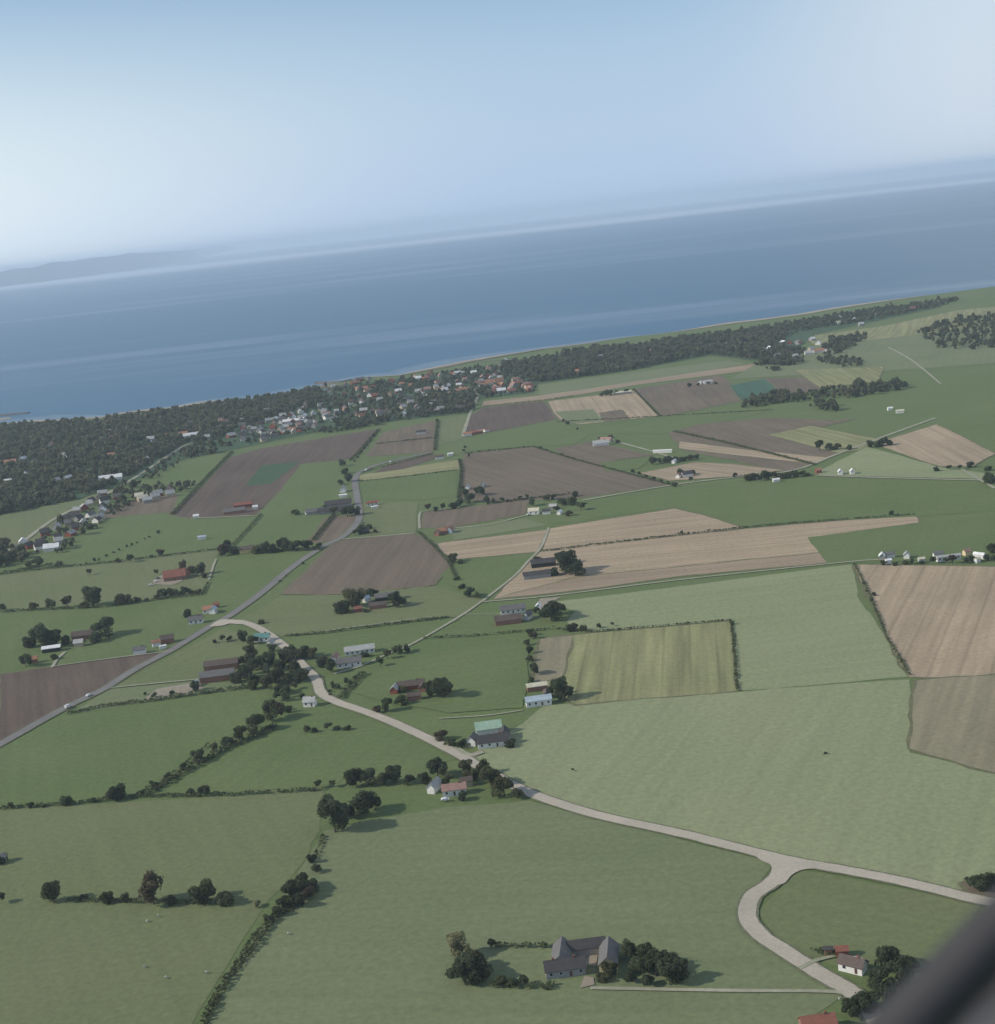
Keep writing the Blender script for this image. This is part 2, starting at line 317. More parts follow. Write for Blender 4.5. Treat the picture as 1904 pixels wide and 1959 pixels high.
# ------------------------------------------------------------------ roads
asph = mat('asphalt', (.17,.165,.16), (.21,.20,.19), scale=(.05,.5), amt=.4)
grav = mat('gravel', (.38,.345,.275), (.45,.40,.32), scale=(.03,.9), amt=.5)
lane = mat('track_gravel', (.36,.34,.26), (.26,.27,.18), scale=(.03,.4), amt=.6)
def smoothline(pp, k=5):
    out = []
    for i in range(len(pp)-1):
        p0 = pp[max(0, i-1)]; p1 = pp[i]; p2 = pp[i+1]; p3 = pp[min(len(pp)-1, i+2)]
        for j in range(k):
            t = j/k; out.append(.5*((2*p1)+(p2-p0)*t+(2*p0-5*p1+4*p2-p3)*t*t+(3*p1-p0-3*p2+p3)*t**3))
    out.append(pp[-1]); return out
ZR = [.5]
def ribbon(name, line, w, m, z=None, jit=.06):
    if z is None: ZR[0] += .006; z = ZR[0]
    pp = smoothline([P(*q) for q in line]); v = []; f = []
    for i, p in enumerate(pp):
        d = (pp[min(len(pp)-1, i+1)]-pp[max(0, i-1)]).normalized(); nr = Vector((-d.y, d.x, 0)); a = w/2*(1+random.uniform(-jit, jit)); b_ = w/2*(1+random.uniform(-jit, jit))
        v += [p+nr*a+Vector((0, 0, z)), p-nr*b_+Vector((0, 0, z))]
        if i: f.append((2*i-2, 2*i-1, 2*i+1, 2*i))
    return tag(meshobj(name, v, f, m), kind='structure')
verge = mat('road_verge', (.13,.145,.085), (.16,.155,.10), scale=(.04,.4))
MAIN = [(-120,1490),(0,1425),(70,1385),(130,1352),(200,1318),(260,1280),(330,1243),(400,1200),(440,1178),(500,1135),(560,1085),(620,1045),(655,1028),(680,1005),(688,985),(683,950),(680,915),(700,898),(750,882),(825,866)]
GR = [(425,1192),(460,1190),(500,1205),(550,1242),(580,1275),(605,1300),(614,1325),(640,1342),(720,1370),(800,1405),(870,1440),(930,1475),(1000,1512),(1060,1535),(1150,1562),(1300,1595),(1400,1620),(1500,1645),(1600,1663),(1700,1682),(1780,1700),(1860,1720),(1990,1745)]
LOOP = [(1515,1648),(1478,1688),(1440,1716),(1430,1755),(1455,1790),(1500,1820),(1570,1865),(1620,1893),(1650,1920),(1690,1970)]
for l, w in ((MAIN, 9.5), (GR, 9), (LOOP, 9.5)): ribbon('road_verge', l, w, verge)
ribbon('road', MAIN, 6.6, asph)
ribbon('gravel_road', GR, 7.0, grav); ribbon('gravel_road', LOOP, 7.6, grav)
def patch(name, poly, m, z):
    ps = smoothline([P(*q) for q in poly+poly[:1]], 5)[:-1]
    ar = sum(a.x*b_.y-b_.x*a.y for a, b_ in zip(ps, ps[1:]+ps[:1])); ps = ps if ar > 0 else ps[::-1]
    tag(meshobj(name, [p+Vector((0, 0, z)) for p in ps], [list(range(len(ps)))], m), kind='structure')
patch('gravel_junction', [(1435,1630),(1500,1640),(1570,1652),(1566,1662),(1535,1666),(1515,1676),(1500,1692),(1476,1694),(1468,1686),(1476,1668),(1474,1656),(1455,1647)], grav, .56)
patch('gravel_junction', [(1600,1896),(1625,1890),(1650,1905),(1660,1925),(1640,1925),(1625,1910)], grav, .564)
patch('road', [(400,1200),(425,1186),(470,1190),(460,1195),(440,1194),(425,1198)], grav, .568)
for l, w in (
 ([(1130,1892),(1400,1897),(1560,1898),(1630,1902)], 3.2),
 ([(640,1290),(690,1275),(735,1255),(790,1232),(880,1180),(930,1145),(985,1102),(1010,1075),(1035,1048),(1050,1010)], 4),
 ([(925,1152),(1060,1140),(1300,1110),(1630,1075),(1690,1072)], 4),
 ([(560,1217),(680,1200),(830,1180)], 1.8), ([(890,1176),(960,1176)], 1.8),
 ([(655,1032),(740,1025),(795,1020)], 5), ([(803,1012),(803,985),(815,978),(870,974)], 4),
 ([(862,1012),(940,1003),(1012,985)], 5),
 ([(1115,958),(1290,928),(1420,912),(1520,900),(1600,870),(1680,840),(1790,800)], 7),
 ([(1560,910),(1700,915),(1904,920),(2000,922)], 6), ([(1840,898),(1904,935)], 5),
 ([(0,1062),(40,1040),(110,990),(215,940),(280,900),(350,855),(385,843),(430,825)], 9),
 ([(365,992),(420,990),(485,987)], 5), ([(212,1317),(300,1308),(385,1300)], 3),
 ([(1000,1360),(930,1370),(840,1376)], 2), ([(100,1278),(110,1262),(125,1248)], 4), ([(100,1276),(200,1262),(330,1246)], 2.5),
 ([(400,1110),(408,1085),(414,1070)], 3.5), ([(905,740),(913,760),(900,790),(885,836)], 8),
 ([(1160,840),(1240,862),(1300,880)], 6), ([(1700,665),(1745,690),(1800,735)], 5), ([(1530,1855),(1560,1840),(1600,1830)], 3),
 ([(870,1430),(900,1446),(925,1440)], 5), ([(760,800),(780,780),(790,770)], 6), ([(640,800),(670,780),(720,760)], 6)):
    ribbon('track', l, w*.68, lane)
for l, w in (([(850,1000),(1040,1012)],5),):
    pass

# ------------------------------------------------------------------ far headland
hm = mat('headland_slope', (.05,.08,.05), (.07,.09,.06), scale=(.0006,.004))
SIL = [(-330,600,566),(-150,572,540),(0,549,519),(34,545,511),(70,541,509),(104,536,498),(144,531,496.5),(178,527,490),(231,519,485),(252,517,480),(275,513,481),(335,504,478),(389,491,474),(419,484,469),(443,478,470),(456,475,473.5)]
v = []; f = []; kk = 7
for i, (u, vb, vt) in enumerate(SIL):
    a = P(u, vb, -1.5); hpx = max(.5, vb-vt)*.97; dist = (a-CAM).length; hh = hpx/FPX*dist*.90
    dv = Vector((a.x, a.y, 0)).normalized(); depth = 300+hh*9
    for j in range(kk+1):
        t = j/kk; prof = math.sin(math.pi*min(1, t*1.0))**.75
        jitter = 1+.06*math.sin(i*2.1+j*1.7)
        v.append(a+dv*depth*t*1.0+Vector((0, 0, -2+(hh*(1+.00003*dist*0))*prof*(jitter if 0 < j < kk//2 else 1))))
for i in range(len(SIL)-1):
    for j in range(kk): f.append((i*(kk+1)+j, (i+1)*(kk+1)+j, (i+1)*(kk+1)+j+1, i*(kk+1)+j+1))
tag(meshobj('headland', v, f, hm, smooth=True), kind='structure'); HTOP = max(q.z for q in v)
#@@PLANTS
# ------------------------------------------------------------------ trees
def leafmat(name, c, rand=.22):
    c2 = tuple(x*.66 for x in c); return leafy(mat(name, c, c2, scale=(.16, .9), rough=.85, rand=rand, amt=1.1, spec=.1))
def leafy(m):
    """leaves let part of the light through"""
    n = m.node_tree; b = next(x for x in n.nodes if x.type == 'BSDF_PRINCIPLED'); out = next(x for x in n.nodes if x.type == 'OUTPUT_MATERIAL')
    t = n.nodes.new('ShaderNodeBsdfTranslucent'); mx = n.nodes.new('ShaderNodeMixShader'); mx.inputs[0].default_value = .6
    n.links.new(b.inputs['Base Color'].links[0].from_socket, t.inputs['Color']); n.links.new(b.outputs[0], mx.inputs[1]); n.links.new(t.outputs[0], mx.inputs[2]); n.links.new(mx.outputs[0], out.inputs[0])
    return m
LM = dict(dark=leafmat('leaves_dark', (.120,.150,.084)), mid=leafmat('leaves_mid', (.145,.172,.088)),
          olive=leafmat('leaves_olive', (.165,.172,.088)), pale=leafmat('leaves_pale', (.36,.35,.20)), brown=leafmat('leaves_brown', (.150,.125,.082)))
bark = mat('bark', (.10,.08,.06), scale=(.5,3))
def crown_np(r, nl, nq, qs, tall=1.0, seed=0, cone=False):
    g = np.random.default_rng(seed); C = []; Rr = []
    for i in range(nl):
        a = g.uniform(0, 6.283); rr = g.uniform(.15, .58); h = g.uniform(.25, .92)
        if cone: rr *= (1.05-h)
        C.append((rr*math.cos(a), rr*math.sin(a), h*tall)); Rr.append(g.uniform(.20, .45)*(1.15-.45*h))
    C = np.array(C); Rr = np.array(Rr); k = g.integers(0, nl, nq)
    d = g.normal(size=(nq, 3)); d /= np.linalg.norm(d, axis=1)[:, None]
    fz = g.uniform(.72, 1.12, nq)+(g.random(nq) < .12)*g.uniform(0, .35, nq)
    pos = C[k]+d*(Rr[k]*fz)[:, None]; pos[:, 2] = np.maximum(pos[:, 2], .05+g.uniform(0, .1, nq))
    nn = d+g.normal(size=(nq, 3))*.55; nn /= np.linalg.norm(nn, axis=1)[:, None]
    t = np.cross(nn, g.normal(size=(nq, 3))); t /= np.linalg.norm(t, axis=1)[:, None]; b = np.cross(nn, t)
    s = qs*g.uniform(.6, 1.3, nq)[:, None]; s2 = s*g.uniform(.6, 1.0, nq)[:, None]
    q = np.stack([pos-t*s-b*s2*.3, pos-b*s2+t*s*.2, pos+t*s+b*s2*.3, pos+b*s2-t*s*.2], 1)
    return q.reshape(-1, 3)
def trunk_mesh(name, h, r):
    v = []; f = []; ns = 7; rings = [(0, r*1.5), (h*.1, r), (h*.5, r*.75), (h, r*.35)]
    for z, rr in rings: v += [(rr*math.cos(6.283*i/ns)+.02*z*math.sin(z), rr*math.sin(6.283*i/ns), z) for i in range(ns)]
    for k in range(len(rings)-1):
        for i in range(ns): f.append((k*ns+i, k*ns+(i+1) % ns, (k+1)*ns+(i+1) % ns, (k+1)*ns+i))
    for a in range(5):        # limbs
        an = a*1.3; z0 = h*(.35+.1*a); b0 = len(v); dx, dy = math.cos(an), math.sin(an)
        for (px, pz, rr) in ((0, z0, r*.5), (.38, z0+h*.32, r*.15)):
            for i in range(4): c_, s_ = math.cos(1.571*i), math.sin(1.571*i); v.append((dx*px-dy*rr*c_, dy*px+dx*rr*c_, pz+rr*s_))
        f += [(b0+i, b0+(i+1) % 4, b0+4+(i+1) % 4, b0+4+i) for i in range(4)]
    me = bpy.data.meshes.new(name); me.from_pydata(v, [], f); me.materials.append(bark); return me
TR = {}
for kind, nq in (('near', 2600), ('far', 600)):
    for i in range(5):
        q = crown_np(1, 11 if kind == 'near' else 8, nq, .068 if kind == 'near' else .13, tall=1.0+.12*i, seed=20+i)
        for c in LM: TR[kind, i, c] = npmesh('crown', q, np.arange(len(q)).reshape(-1, 4), LM[c])
TRUNK = trunk_mesh('trunk', .95, .05)
NT = [0]
TREEPOS = []
def tree(u, v, wpx, col='dark', label=None, group=None, squash=1.0, kind=None, wm=None):
    wpx *= .88 if wpx < 38 else 1.02
    p = P(u, v, 0); m = mpp(u, v); w = wm or wpx*m; s = w/1.55
    t = empty('bush' if wpx*m < 6.5 and not wm else 'tree', p, random.uniform(0, 6.28)); NT[0] += 1
    lw = len((label or '').split()); kind = kind or ('near' if wpx >= 24 else 'far'); i = random.randrange(5)
    hs = s*random.uniform(.72, 1.05)*squash
    t.scale = (s*random.uniform(.85, 1.15), s*random.uniform(.8, 1.1), hs)
    a = link(bpy.data.objects.new('crown', TR[kind, i, col]), t)
    if t.name.startswith('tree'): link(bpy.data.objects.new('trunk', TRUNK), t)
    tag(t, label, 'bush' if t.name.startswith('bush') else 'tree', group); TREEPOS.append((p.x, p.y, w/2)); return t
def trees(lst, where, group, col=None):
    """single trees (u, v, width) near a named place; size words set neighbours apart"""
    lst = [tuple(t) for t in lst]; order = sorted(lst, key=lambda t: t[0]); n = len(lst)
    big = max(lst, key=lambda t: t[2]); small = min(lst, key=lambda t: t[2])
    for t in lst:
        c = t[3] if len(t) > 3 else (col or random.choices(['dark', 'mid', 'olive', 'brown'], [6, 3, 1.2, .8])[0])
        k = order.index(t)
        pos = 'leftmost' if k == 0 else 'rightmost' if k == n-1 else ('%s from the left' % ORD[k])
        sz = 'largest ' if t is big and n > 1 else 'smallest ' if t is small and n > 2 else ''
        cw = {'dark': 'dark green', 'mid': 'green', 'olive': 'olive green', 'pale': 'pale yellowish', 'brown': 'brownish'}[c]
        ww = 'bush' if t[2]*mpp(t[0], t[1]) < 6.5 else 'tree'
        posn = {'leftmost': 'leftmost', 'rightmost': 'rightmost'}.get(pos, ORD[k]+' from left')
        lab = '%s%s %s %s' % (sz, cw, ww, where) if n == 1 else '%s %s %s, %s' % (cw, ww, where, posn)
        if len(lab.split()) > 16: print('LONG', lab)
        tree(t[0], t[1], t[2], c, lab, group)
ORD = ['first','second','third','fourth','fifth','sixth','seventh','eighth','ninth','tenth','eleventh','twelfth','thirteenth','fourteenth','fifteenth','sixteenth','seventeenth','eighteenth','nineteenth','twentieth'] + ['%dth' % i for i in range(21, 80)]
def row(a, b_, n, w, where, group, jit=3, col=None):
    L = []
    for i in range(n):
        t = (i+random.uniform(-.25, .25))/max(1, n-1); L.append((round(a[0]+(b_[0]-a[0])*t, 2), a[1]+(b_[1]-a[1])*t+random.uniform(-jit, jit)*.6, w*random.uniform(.7, 1.25)))
    trees(L, where, group, col)
def inpoly(u, v, poly):
    c = False; n = len(poly)
    for i in range(n):
        x1, y1 = poly[i]; x2, y2 = poly[(i+1) % n]
        if (y1 > v) != (y2 > v) and u < (x2-x1)*(v-y1)/(y2-y1)+x1: c = not c
    return c
def grove(poly, n, w, where, group):
    us = [p[0] for p in poly]; vs_ = [p[1] for p in poly]; L = []
    while len(L) < n:
        u, v_ = random.uniform(min(us), max(us)), random.uniform(min(vs_), max(vs_))
        if inpoly(u, v_, poly): L.append((round(u, 2), v_, w*random.uniform(.75, 1.25)))
    trees(L, where, group)
T_ = trees
T_([(642,1592,66),(666,1566,38),(697,1556,50),(718,1548,36)], 'in the clump left of the brick farm', 'trees left of the brick farm', 'dark')
T_([(838,1486,52),(682,1503,40),(705,1500,46),(733,1500,36),(757,1498,42),(785,1500,30),(812,1500,30)], 'in the belt behind the clump near the brick farm', 'trees left of the brick farm')
T_([(610,1508,22),(637,1506,18),(365,1520,20),(390,1522,28)], 'on the field edge left of the belt', 'field edge trees')
T_([(858,1502,30),(890,1478,30,'olive'),(905,1492,38,'olive'),(925,1482,36,'olive'),(940,1503,45,'olive'),(965,1522,50,'olive'),(990,1528,32,'olive'),(885,1530,26,'dark')], 'around the brick farm by the gravel road', 'brick farm trees')
T_([(105,1727,40),(160,1722,25),(205,1728,35),(240,1726,28,'olive'),(295,1730,60),(328,1729,28),(395,1725,48,'mid'),(430,1731,38),(3,1728,25)], 'in the loose row across the lower left pasture', 'lower left pasture row')
T_([(600,1650,25),(606,1670,26),(578,1700,42),(598,1705,34),(560,1718,42),(590,1722,34),(545,1737,36),(572,1735,32),(530,1752,26),(516,1764,20),(492,1735,20,'pale')], 'in the gully of the lower left pasture', 'gully trees')
T_([(4,1652,32)], 'at the left edge above the pasture row', 'edge trees')
T_([(876,1832,50,'pale'),(905,1880,50,'mid'),(890,1878,68,'dark'),(925,1872,46,'mid'),(908,1852,40,'olive'),(960,1884,30),(983,1888,30),(1004,1885,26),(940,1812,20)], 'in the garden left of the four-winged grey farm', 'four-winged farm garden trees')
T_([(1205,1836,42,'mid'),(1237,1838,42),(1265,1842,46,'dark'),(1292,1852,46,'dark'),(1282,1884,48,'dark'),(1302,1876,40,'dark'),(1225,1862,40,'mid'),(1255,1868,42,'dark'),(1278,1862,40,'dark'),(1206,1880,30,'mid'),(1240,1886,32),(1168,1872,42,'olive'),(1150,1878,34,'olive')], 'in the grove right of the four-winged grey farm', 'four-winged farm grove')
T_([(1700,1850,60),(1682,1892,50,'dark'),(1722,1885,52),(1740,1860,42),(1705,1925,60,'dark'),(1655,1935,50,'dark'),(1628,1945,40,'dark')], 'around the white house beside the road loop', 'trees by the road loop')
T_([(1872,1705,40),(1895,1700,36)], 'where road meets the plane window frame', 'right edge bushes')
T_([(845,1415,34),(866,1428,24),(885,1430,20),(975,1430,26),(982,1420,18)], 'around the green-roofed farm', 'green-roofed farm trees')
T_([(588,1402,20),(602,1401,15),(628,1398,22),(645,1398,14),(665,1396,18)], 'in the short row above the brick farm', 'short field row')
T_([(518,1378,40),(492,1398,42),(462,1414,36),(437,1426,30),(411,1440,22),(380,1456,34),(352,1472,20),(322,1490,18),(296,1506,18),(270,1520,20),(225,1530,46),(130,1540,30),(60,1545,15),(22,1548,15),(85,1544,14),(180,1536,14)], 'in the diagonal hedge line left of the village wood', 'diagonal hedge trees')
grove([(445,1308),(460,1262),(520,1242),(580,1242),(630,1272),(640,1290),(600,1302),(480,1322)], 40, 29, 'in the upper half of the central village wood', 'central village wood')
grove([(515,1325),(600,1306),(608,1330),(585,1340),(560,1365),(530,1378),(512,1350)], 15, 20, 'in the lower half of the central village wood', 'central village wood')
grove([(625,1305),(690,1292),(655,1338),(630,1332)], 12, 12, 'in the triangular garden below twin grey barns', 'triangular garden')
T_([(760,1252,24),(780,1248,22),(742,1260,20),(700,1256,24,'dark'),(728,1275,22)], 'by the lane right of the twin grey barns', 'lane trees')
T_([(848,1336,44,'dark'),(822,1333,34,'dark'),(768,1348,32),(742,1360,30),(770,1326,24),(862,1326,26),(722,1364,20)], 'around the brown-roofed farm below the lane', 'brown farm trees')
T_([(1072,1338,42),(1088,1334,34),(1062,1330,28)], 'right of the two white-roofed barns', 'white barns trees')
T_([(1008,1235,18),(1020,1222,20),(1014,1250,18),(1022,1290,28),(1014,1265,18),(1018,1305,16)], 'in the hedge above the two white-roofed barns', 'white barns trees')
T_([(1055,1187,50),(1070,1176,40),(1040,1180,28,'olive'),(1028,1172,18)], 'right of the double grey barn on the lane', 'double barn trees')
T_([(1095,1206,30),(1115,1207,22),(1015,1216,18),(1145,1202,14),(1172,1198,10),(1400,1195,12)], 'along the upper edge of the yellowish field', 'yellow field edge')
T_([(655,1172,44),(682,1162,50),(713,1142,26,'dark'),(757,1162,34,'dark'),(771,1156,24,'dark'),(668,1150,24),(700,1172,18)], 'around the farm in the meadow left of the lane', 'meadow farm trees')
T_([(874,1110,16),(884,1126,20),(900,1142,30),(916,1145,16)], 'in the ditch right of the bare brown field', 'ditch trees')
T_([(868,1076,28),(880,1079,18)], 'between bare brown field and stubble', 'corner trees')
T_([(1085,1096,54,'dark'),(1102,1101,40,'dark'),(1062,1101,34,'dark'),(1030,1076,18),(1045,1100,20),(1075,1080,34,'dark')], 'beside the black barns at the stubble field', 'black barn trees')
T_([(82,1240,50),(60,1238,36),(104,1236,40),(202,1216,44,'dark'),(182,1228,34,'dark'),(50,1276,30),(105,1262,22),(126,1232,30),(210,1222,18),(78,1225,30)], 'around the farm with the long white roof', 'white roof farm trees')
T_([(65,1166,22),(100,1164,24),(130,1162,24),(180,1160,44),(165,1162,26),(230,1156,36),(245,1155,26),(265,1152,18),(282,1150,14),(300,1146,14),(5,1168,18)], 'in the hedge row below the red-roofed farm', 'hedge row on the left')
row((300,1144),(380,1134),10,20,'in the screen before the red-roofed farm','red-roofed farm screen',2)
T_([(370,1096,28,'brown'),(350,1088,24,'brown'),(385,1100,26),(392,1106,18),(300,1100,12)], 'behind the red-roofed farm', 'red-roofed farm trees')
T_([(55,1087,16),(75,1087,26),(112,1083,22),(172,1100,14),(250,1076,22),(310,1062,18),(0,1085,34),(12,1075,28),(290,1066,10),(225,1076,14)], 'along the upper hedge on the left side', 'upper left hedge')
row((168,1080),(300,1022),12,7,'in the thin hedge between left green fields','thin hedge on the left',1)
T_([(430,1062,30),(448,1060,26),(436,1050,24)], 'left of the yellow-walled house', 'yellow house trees')
row((492,1058),(612,1050),13,24,'in the belt right of the yellow-walled house','yellow house trees',4)
T_([(500,1194,22)], 'beside the gravel branch road above the village wood', 'lone trees')
T_([(580,1080,9),(536,1113,8),(358,1180,26),(548,1104,5)], 'along the main road', 'main road trees')
T_([(465,1228,28),(440,1226,14),(412,1230,14),(426,1229,18),(485,1232,28),(372,1322,24,'dark'),(278,1330,8),(330,1332,14),(345,1332,12),(296,1334,14)], 'between main road and long grey barn', 'trees around the long grey barn')
T_([(660,906,20,'dark'),(667,922,22,'dark'),(657,892,18,'dark'),(652,928,16),(640,985,24),(665,988,30,'dark'),(683,985,22),(620,978,18),(565,985,20),(592,984,12)], 'around the hamlet at the bend of the main road', 'hamlet trees')
T_([(692,1022,24,'dark'),(706,1012,20,'dark'),(680,1024,16),(718,1020,12)], 'in the fork of road and lane', 'fork trees')
T_([(900,962,34),(917,948,28),(880,970,24),(866,974,20),(848,976,16),(820,977,16),(930,962,22),(890,948,20),(835,978,13),(888,935,13)], 'in the grove below the middle brown field', 'middle grove')
row((935,965),(1010,955),7,10,'between the two middle brown fields','middle hedge',1)
T_([(1020,968,20,'dark'),(1046,958,18),(1075,966,24),(1095,966,30),(1112,976,24),(1090,987,20),(1065,975,16),(1060,955,14),(1100,950,20)], 'around the cream-roofed farm', 'cream-roofed farm trees')
row((1212,906),(1290,930),7,13,'in the short hedge between brown and tan field','short hedge',2)
T_([(1303,912,18,'dark'),(1326,908,14),(1322,922,12),(1407,913,12,'dark')], 'around the pink house by the far lane', 'pink house trees')
row((1428,920),(1545,912),14,20,'in the far grove along the lane','far lane grove',5)
row((1252,887),(1335,880),9,17,'in the belt beside the long white shed','long shed trees',3)
row((1032,858),(1098,880),6,9,'on the upper edge of the middle brown field','middle field edge',1)
T_([(1167,838,15),(1150,842,10),(1085,812,10),(1078,806,8),(1105,822,7),(1182,848,12)], 'around the grey farm behind the middle field', 'grey farm trees')
row((1150,758),(1198,752),6,14,'left of the long pale shed','pale shed trees',2)
row((1322,740),(1372,735),4,10,'around the far white-walled farm','far white farm trees',1)
T_([(888,866,10,'dark'),(898,874,10,'dark'),(890,858,8,'dark')], 'on the corner above the middle field', 'corner above the field')
row((724,826),(680,882),11,7,'in the hedge beside the large ploughed field','ploughed field hedge',1)
row((838,808),(832,862),7,8,'in the hedge left of the olive strip','olive strip hedge',1)
row((1570,862),(1622,860),4,20,'in the dark clump above the far lane','far dark clump',1)
row((1668,856),(1702,852),5,17,'in the clump on the far lane crossing','crossing clump',2)
row((1795,902),(1852,896),4,14,'in the far right hedge','far right hedge',2)
T_([(1900,1058,30),(1895,925,34),(1890,900,20)], 'cut by the right edge of the picture', 'right edge trees')
row((1690,1082),(1904,1074),12,17,'in front of the houses of the right-hand village','right village trees',3)
T_([(1652,1118,9),(1660,1132,10),(1672,1140,12),(1668,1152,10),(1690,1196,7),(1705,985,14)], 'on the edge of the large tan field', 'tan field edge')
T_([(1580,1443,9),(1096,1475,7),(1305,1022,9),(1318,1022,6)], 'standing alone in an open field', 'lone bushes')

# hedges: one continuous strip of foliage each
def hedge(line, w, h, label, col='mid', dens=1.0):
    pp = [P(*q) for q in line]; quads = []
    for a, b_ in zip(pp[:-1], pp[1:]):
        d = b_-a; L = d.length; n_ = int(L*w*dens*1.1)+8; nr = Vector((-d.y, d.x, 0)).normalized()
        t = rng.uniform(0, 1, n_); o = rng.uniform(-.5, .5, n_)*w; hz = .75*h*(.55+.45*np.sin(t*L*.35+1)*np.sin(t*L*.11))*rng.uniform(.1, 1, n_)
        hz = np.maximum(.4, hz)+.8
        pos = np.array(a)[None]+np.array(d)[None]*t[:, None]+np.array(nr)[None]*o[:, None]; pos[:, 2] = hz
        quads.append(pos)
    pos = np.concatenate(quads); n_ = len(pos)
    nn = rng.normal(size=(n_, 3)); nn[:, 2] = abs(nn[:, 2])+.3; nn /= np.linalg.norm(nn, axis=1)[:, None]
    t = np.cross(nn, rng.normal(size=(n_, 3))); t /= np.linalg.norm(t, axis=1)[:, None]; b = np.cross(nn, t); s = rng.uniform(.5, 1.1, n_)[:, None]
    q = np.stack([pos-t*s, pos-b*s, pos+t*s, pos+b*s], 1).reshape(-1, 3)
    c0 = np.array(pp[0]); o = bpy.data.objects.new('hedge', npmesh('hedge', q-c0, np.arange(len(q)).reshape(-1, 4), LM[col])); o.location = pp[0]
    link(o); tag(o, label, 'hedge', 'field hedges'); return o
HG = [
 ([(0,1548),(120,1540),(270,1525),(420,1523),(620,1512)],3,2.5,'long low hedge under the two lower left fields'),
 ([(530,1392),(420,1440),(300,1510),(275,1522)],6,4,'thick diagonal hedge running down to the left pasture'),
 ([(285,1520),(400,1425)],1.5,1.5,'thin strip beside the diagonal hedge'),
 ([(130,1366),(200,1352),(285,1342)],4,2,'low hedge right of the main road below the ploughed triangle'),
 ([(285,1342),(380,1328),(480,1315)],5,3,'hedge below the sandy paddock'),
 ([(580,1725),(520,1762),(490,1800),(470,1830)],5,3,'overgrown ditch below the gully trees'),
 ([(470,1830),(430,1885),(385,1970)],4,2,'low overgrown ditch reaching the bottom edge'),
 ([(620,1600),(600,1650)],2,1.5,'thin fence line strip above the gully trees'),
 ([(130,1724),(350,1728),(440,1728)],3,2,'low scrub under the pasture row'),
 ([(940,1812),(1050,1812)],3,2.5,'garden hedge behind the four-winged grey farm'),
 ([(920,1886),(1060,1890)],4,2.5,'garden hedge in front of the four-winged grey farm'),
 ([(1550,1822),(1600,1826)],4,2.5,'hedge left of the red shed'),
 ([(850,1425),(898,1432)],4,2,'hedge left of the green-roofed farm'),
 ([(545,1218),(620,1212),(760,1194),(860,1182)],3,2.2,'long straight hedge left of the lane'),
 ([(810,1222),(900,1218),(1010,1208),(1060,1204)],2,2,'thin hedge right of the lane'),
 ([(1060,1204),(1130,1210),(1395,1188)],1.6,1.0,'low hedge at the top of the yellowish field'),
 ([(1398,1188),(1405,1240),(1411,1322)],1.6,1.1,'low hedge on the right side of the yellowish field'),
 ([(0,1172),(60,1168),(200,1162),(300,1148),(388,1138)],3,2.5,'hedge under the red-roofed farm'),
 ([(388,1138),(398,1115)],2,2,'short hedge right of the red-roofed farm'),
 ([(0,1100),(60,1092),(200,1078),(300,1066),(415,1052)],3,2,'hedge across the upper left fields'),
 ([(430,1058),(620,1052)],6,3,'scrub under the belt by the yellow-walled house'),
 ([(500,985),(450,1040),(420,1065)],3,2.5,'diagonal hedge above the yellow-walled house'),
 ([(445,865),(400,910),(330,985)],5,3,'hedge between bright green field and large ploughed field'),
 ([(725,822),(690,862),(670,882)],4,3,'hedge right of the large ploughed field'),
 ([(838,806),(832,862)],4,3,'hedge left of the olive strip'),
 ([(880,880),(884,900),(878,955)],4,2.5,'hedge left of the middle brown field'),
 ([(690,922),(780,912),(875,900)],1.5,1.2,'thin line between yellow strip and green field'),
 ([(640,985),(600,1035)],5,2.5,'hedge left of the hamlet field'),
 ([(1038,1056),(1150,1042),(1424,1010)],2.5,1.8,'dark strip between the two stubble fields'),
 ([(1424,1010),(1540,1000),(1750,985)],2,1.5,'thin dark line above the long stubble field'),
 ([(800,1018),(830,1045),(860,1078),(875,1110)],3,2,'hedge right of the bare brown field'),
 ([(935,965),(1010,955),(1100,945)],3,2.5,'hedge under the middle brown field'),
 ([(890,868),(1020,855),(1100,880),(1290,930)],3,2,'hedge around the middle brown field'),
 ([(1065,808),(1262,797),(1480,785)],2,1.8,'hedge below the far tan field'),
 ([(1212,745),(1262,797)],3,2,'hedge between far tan and far brown field'),
 ([(1290,826),(1400,850),(1560,890)],5,2,'dark strip through the far brown field'),
 ([(1635,1080),(1660,1130),(1700,1225),(1742,1295)],1.5,1,'hedge left of the large tan field'),
 ([(650,1338),(695,1290)],5,3,'hedge on the right side of the triangular garden'),
 ([(720,850),(828,838)],3,2,'hedge between the two small brown fields'),
 ([(690,905),(830,868)],2,1.5,'thin hedge above the narrow ploughed wedge'),
 ([(925,778),(1040,766),(1100,758)],2,1.5,'thin hedge above the dark far field'),
 ([(100,1080),(0,1098)],5,2.5,'scrub at the left edge'),
 ([(1850,1690),(1904,1676)],5,2.5,'scrub at the right edge above the road'),
]
for l, w, h, lab in HG: hedge(l, w, h, lab)
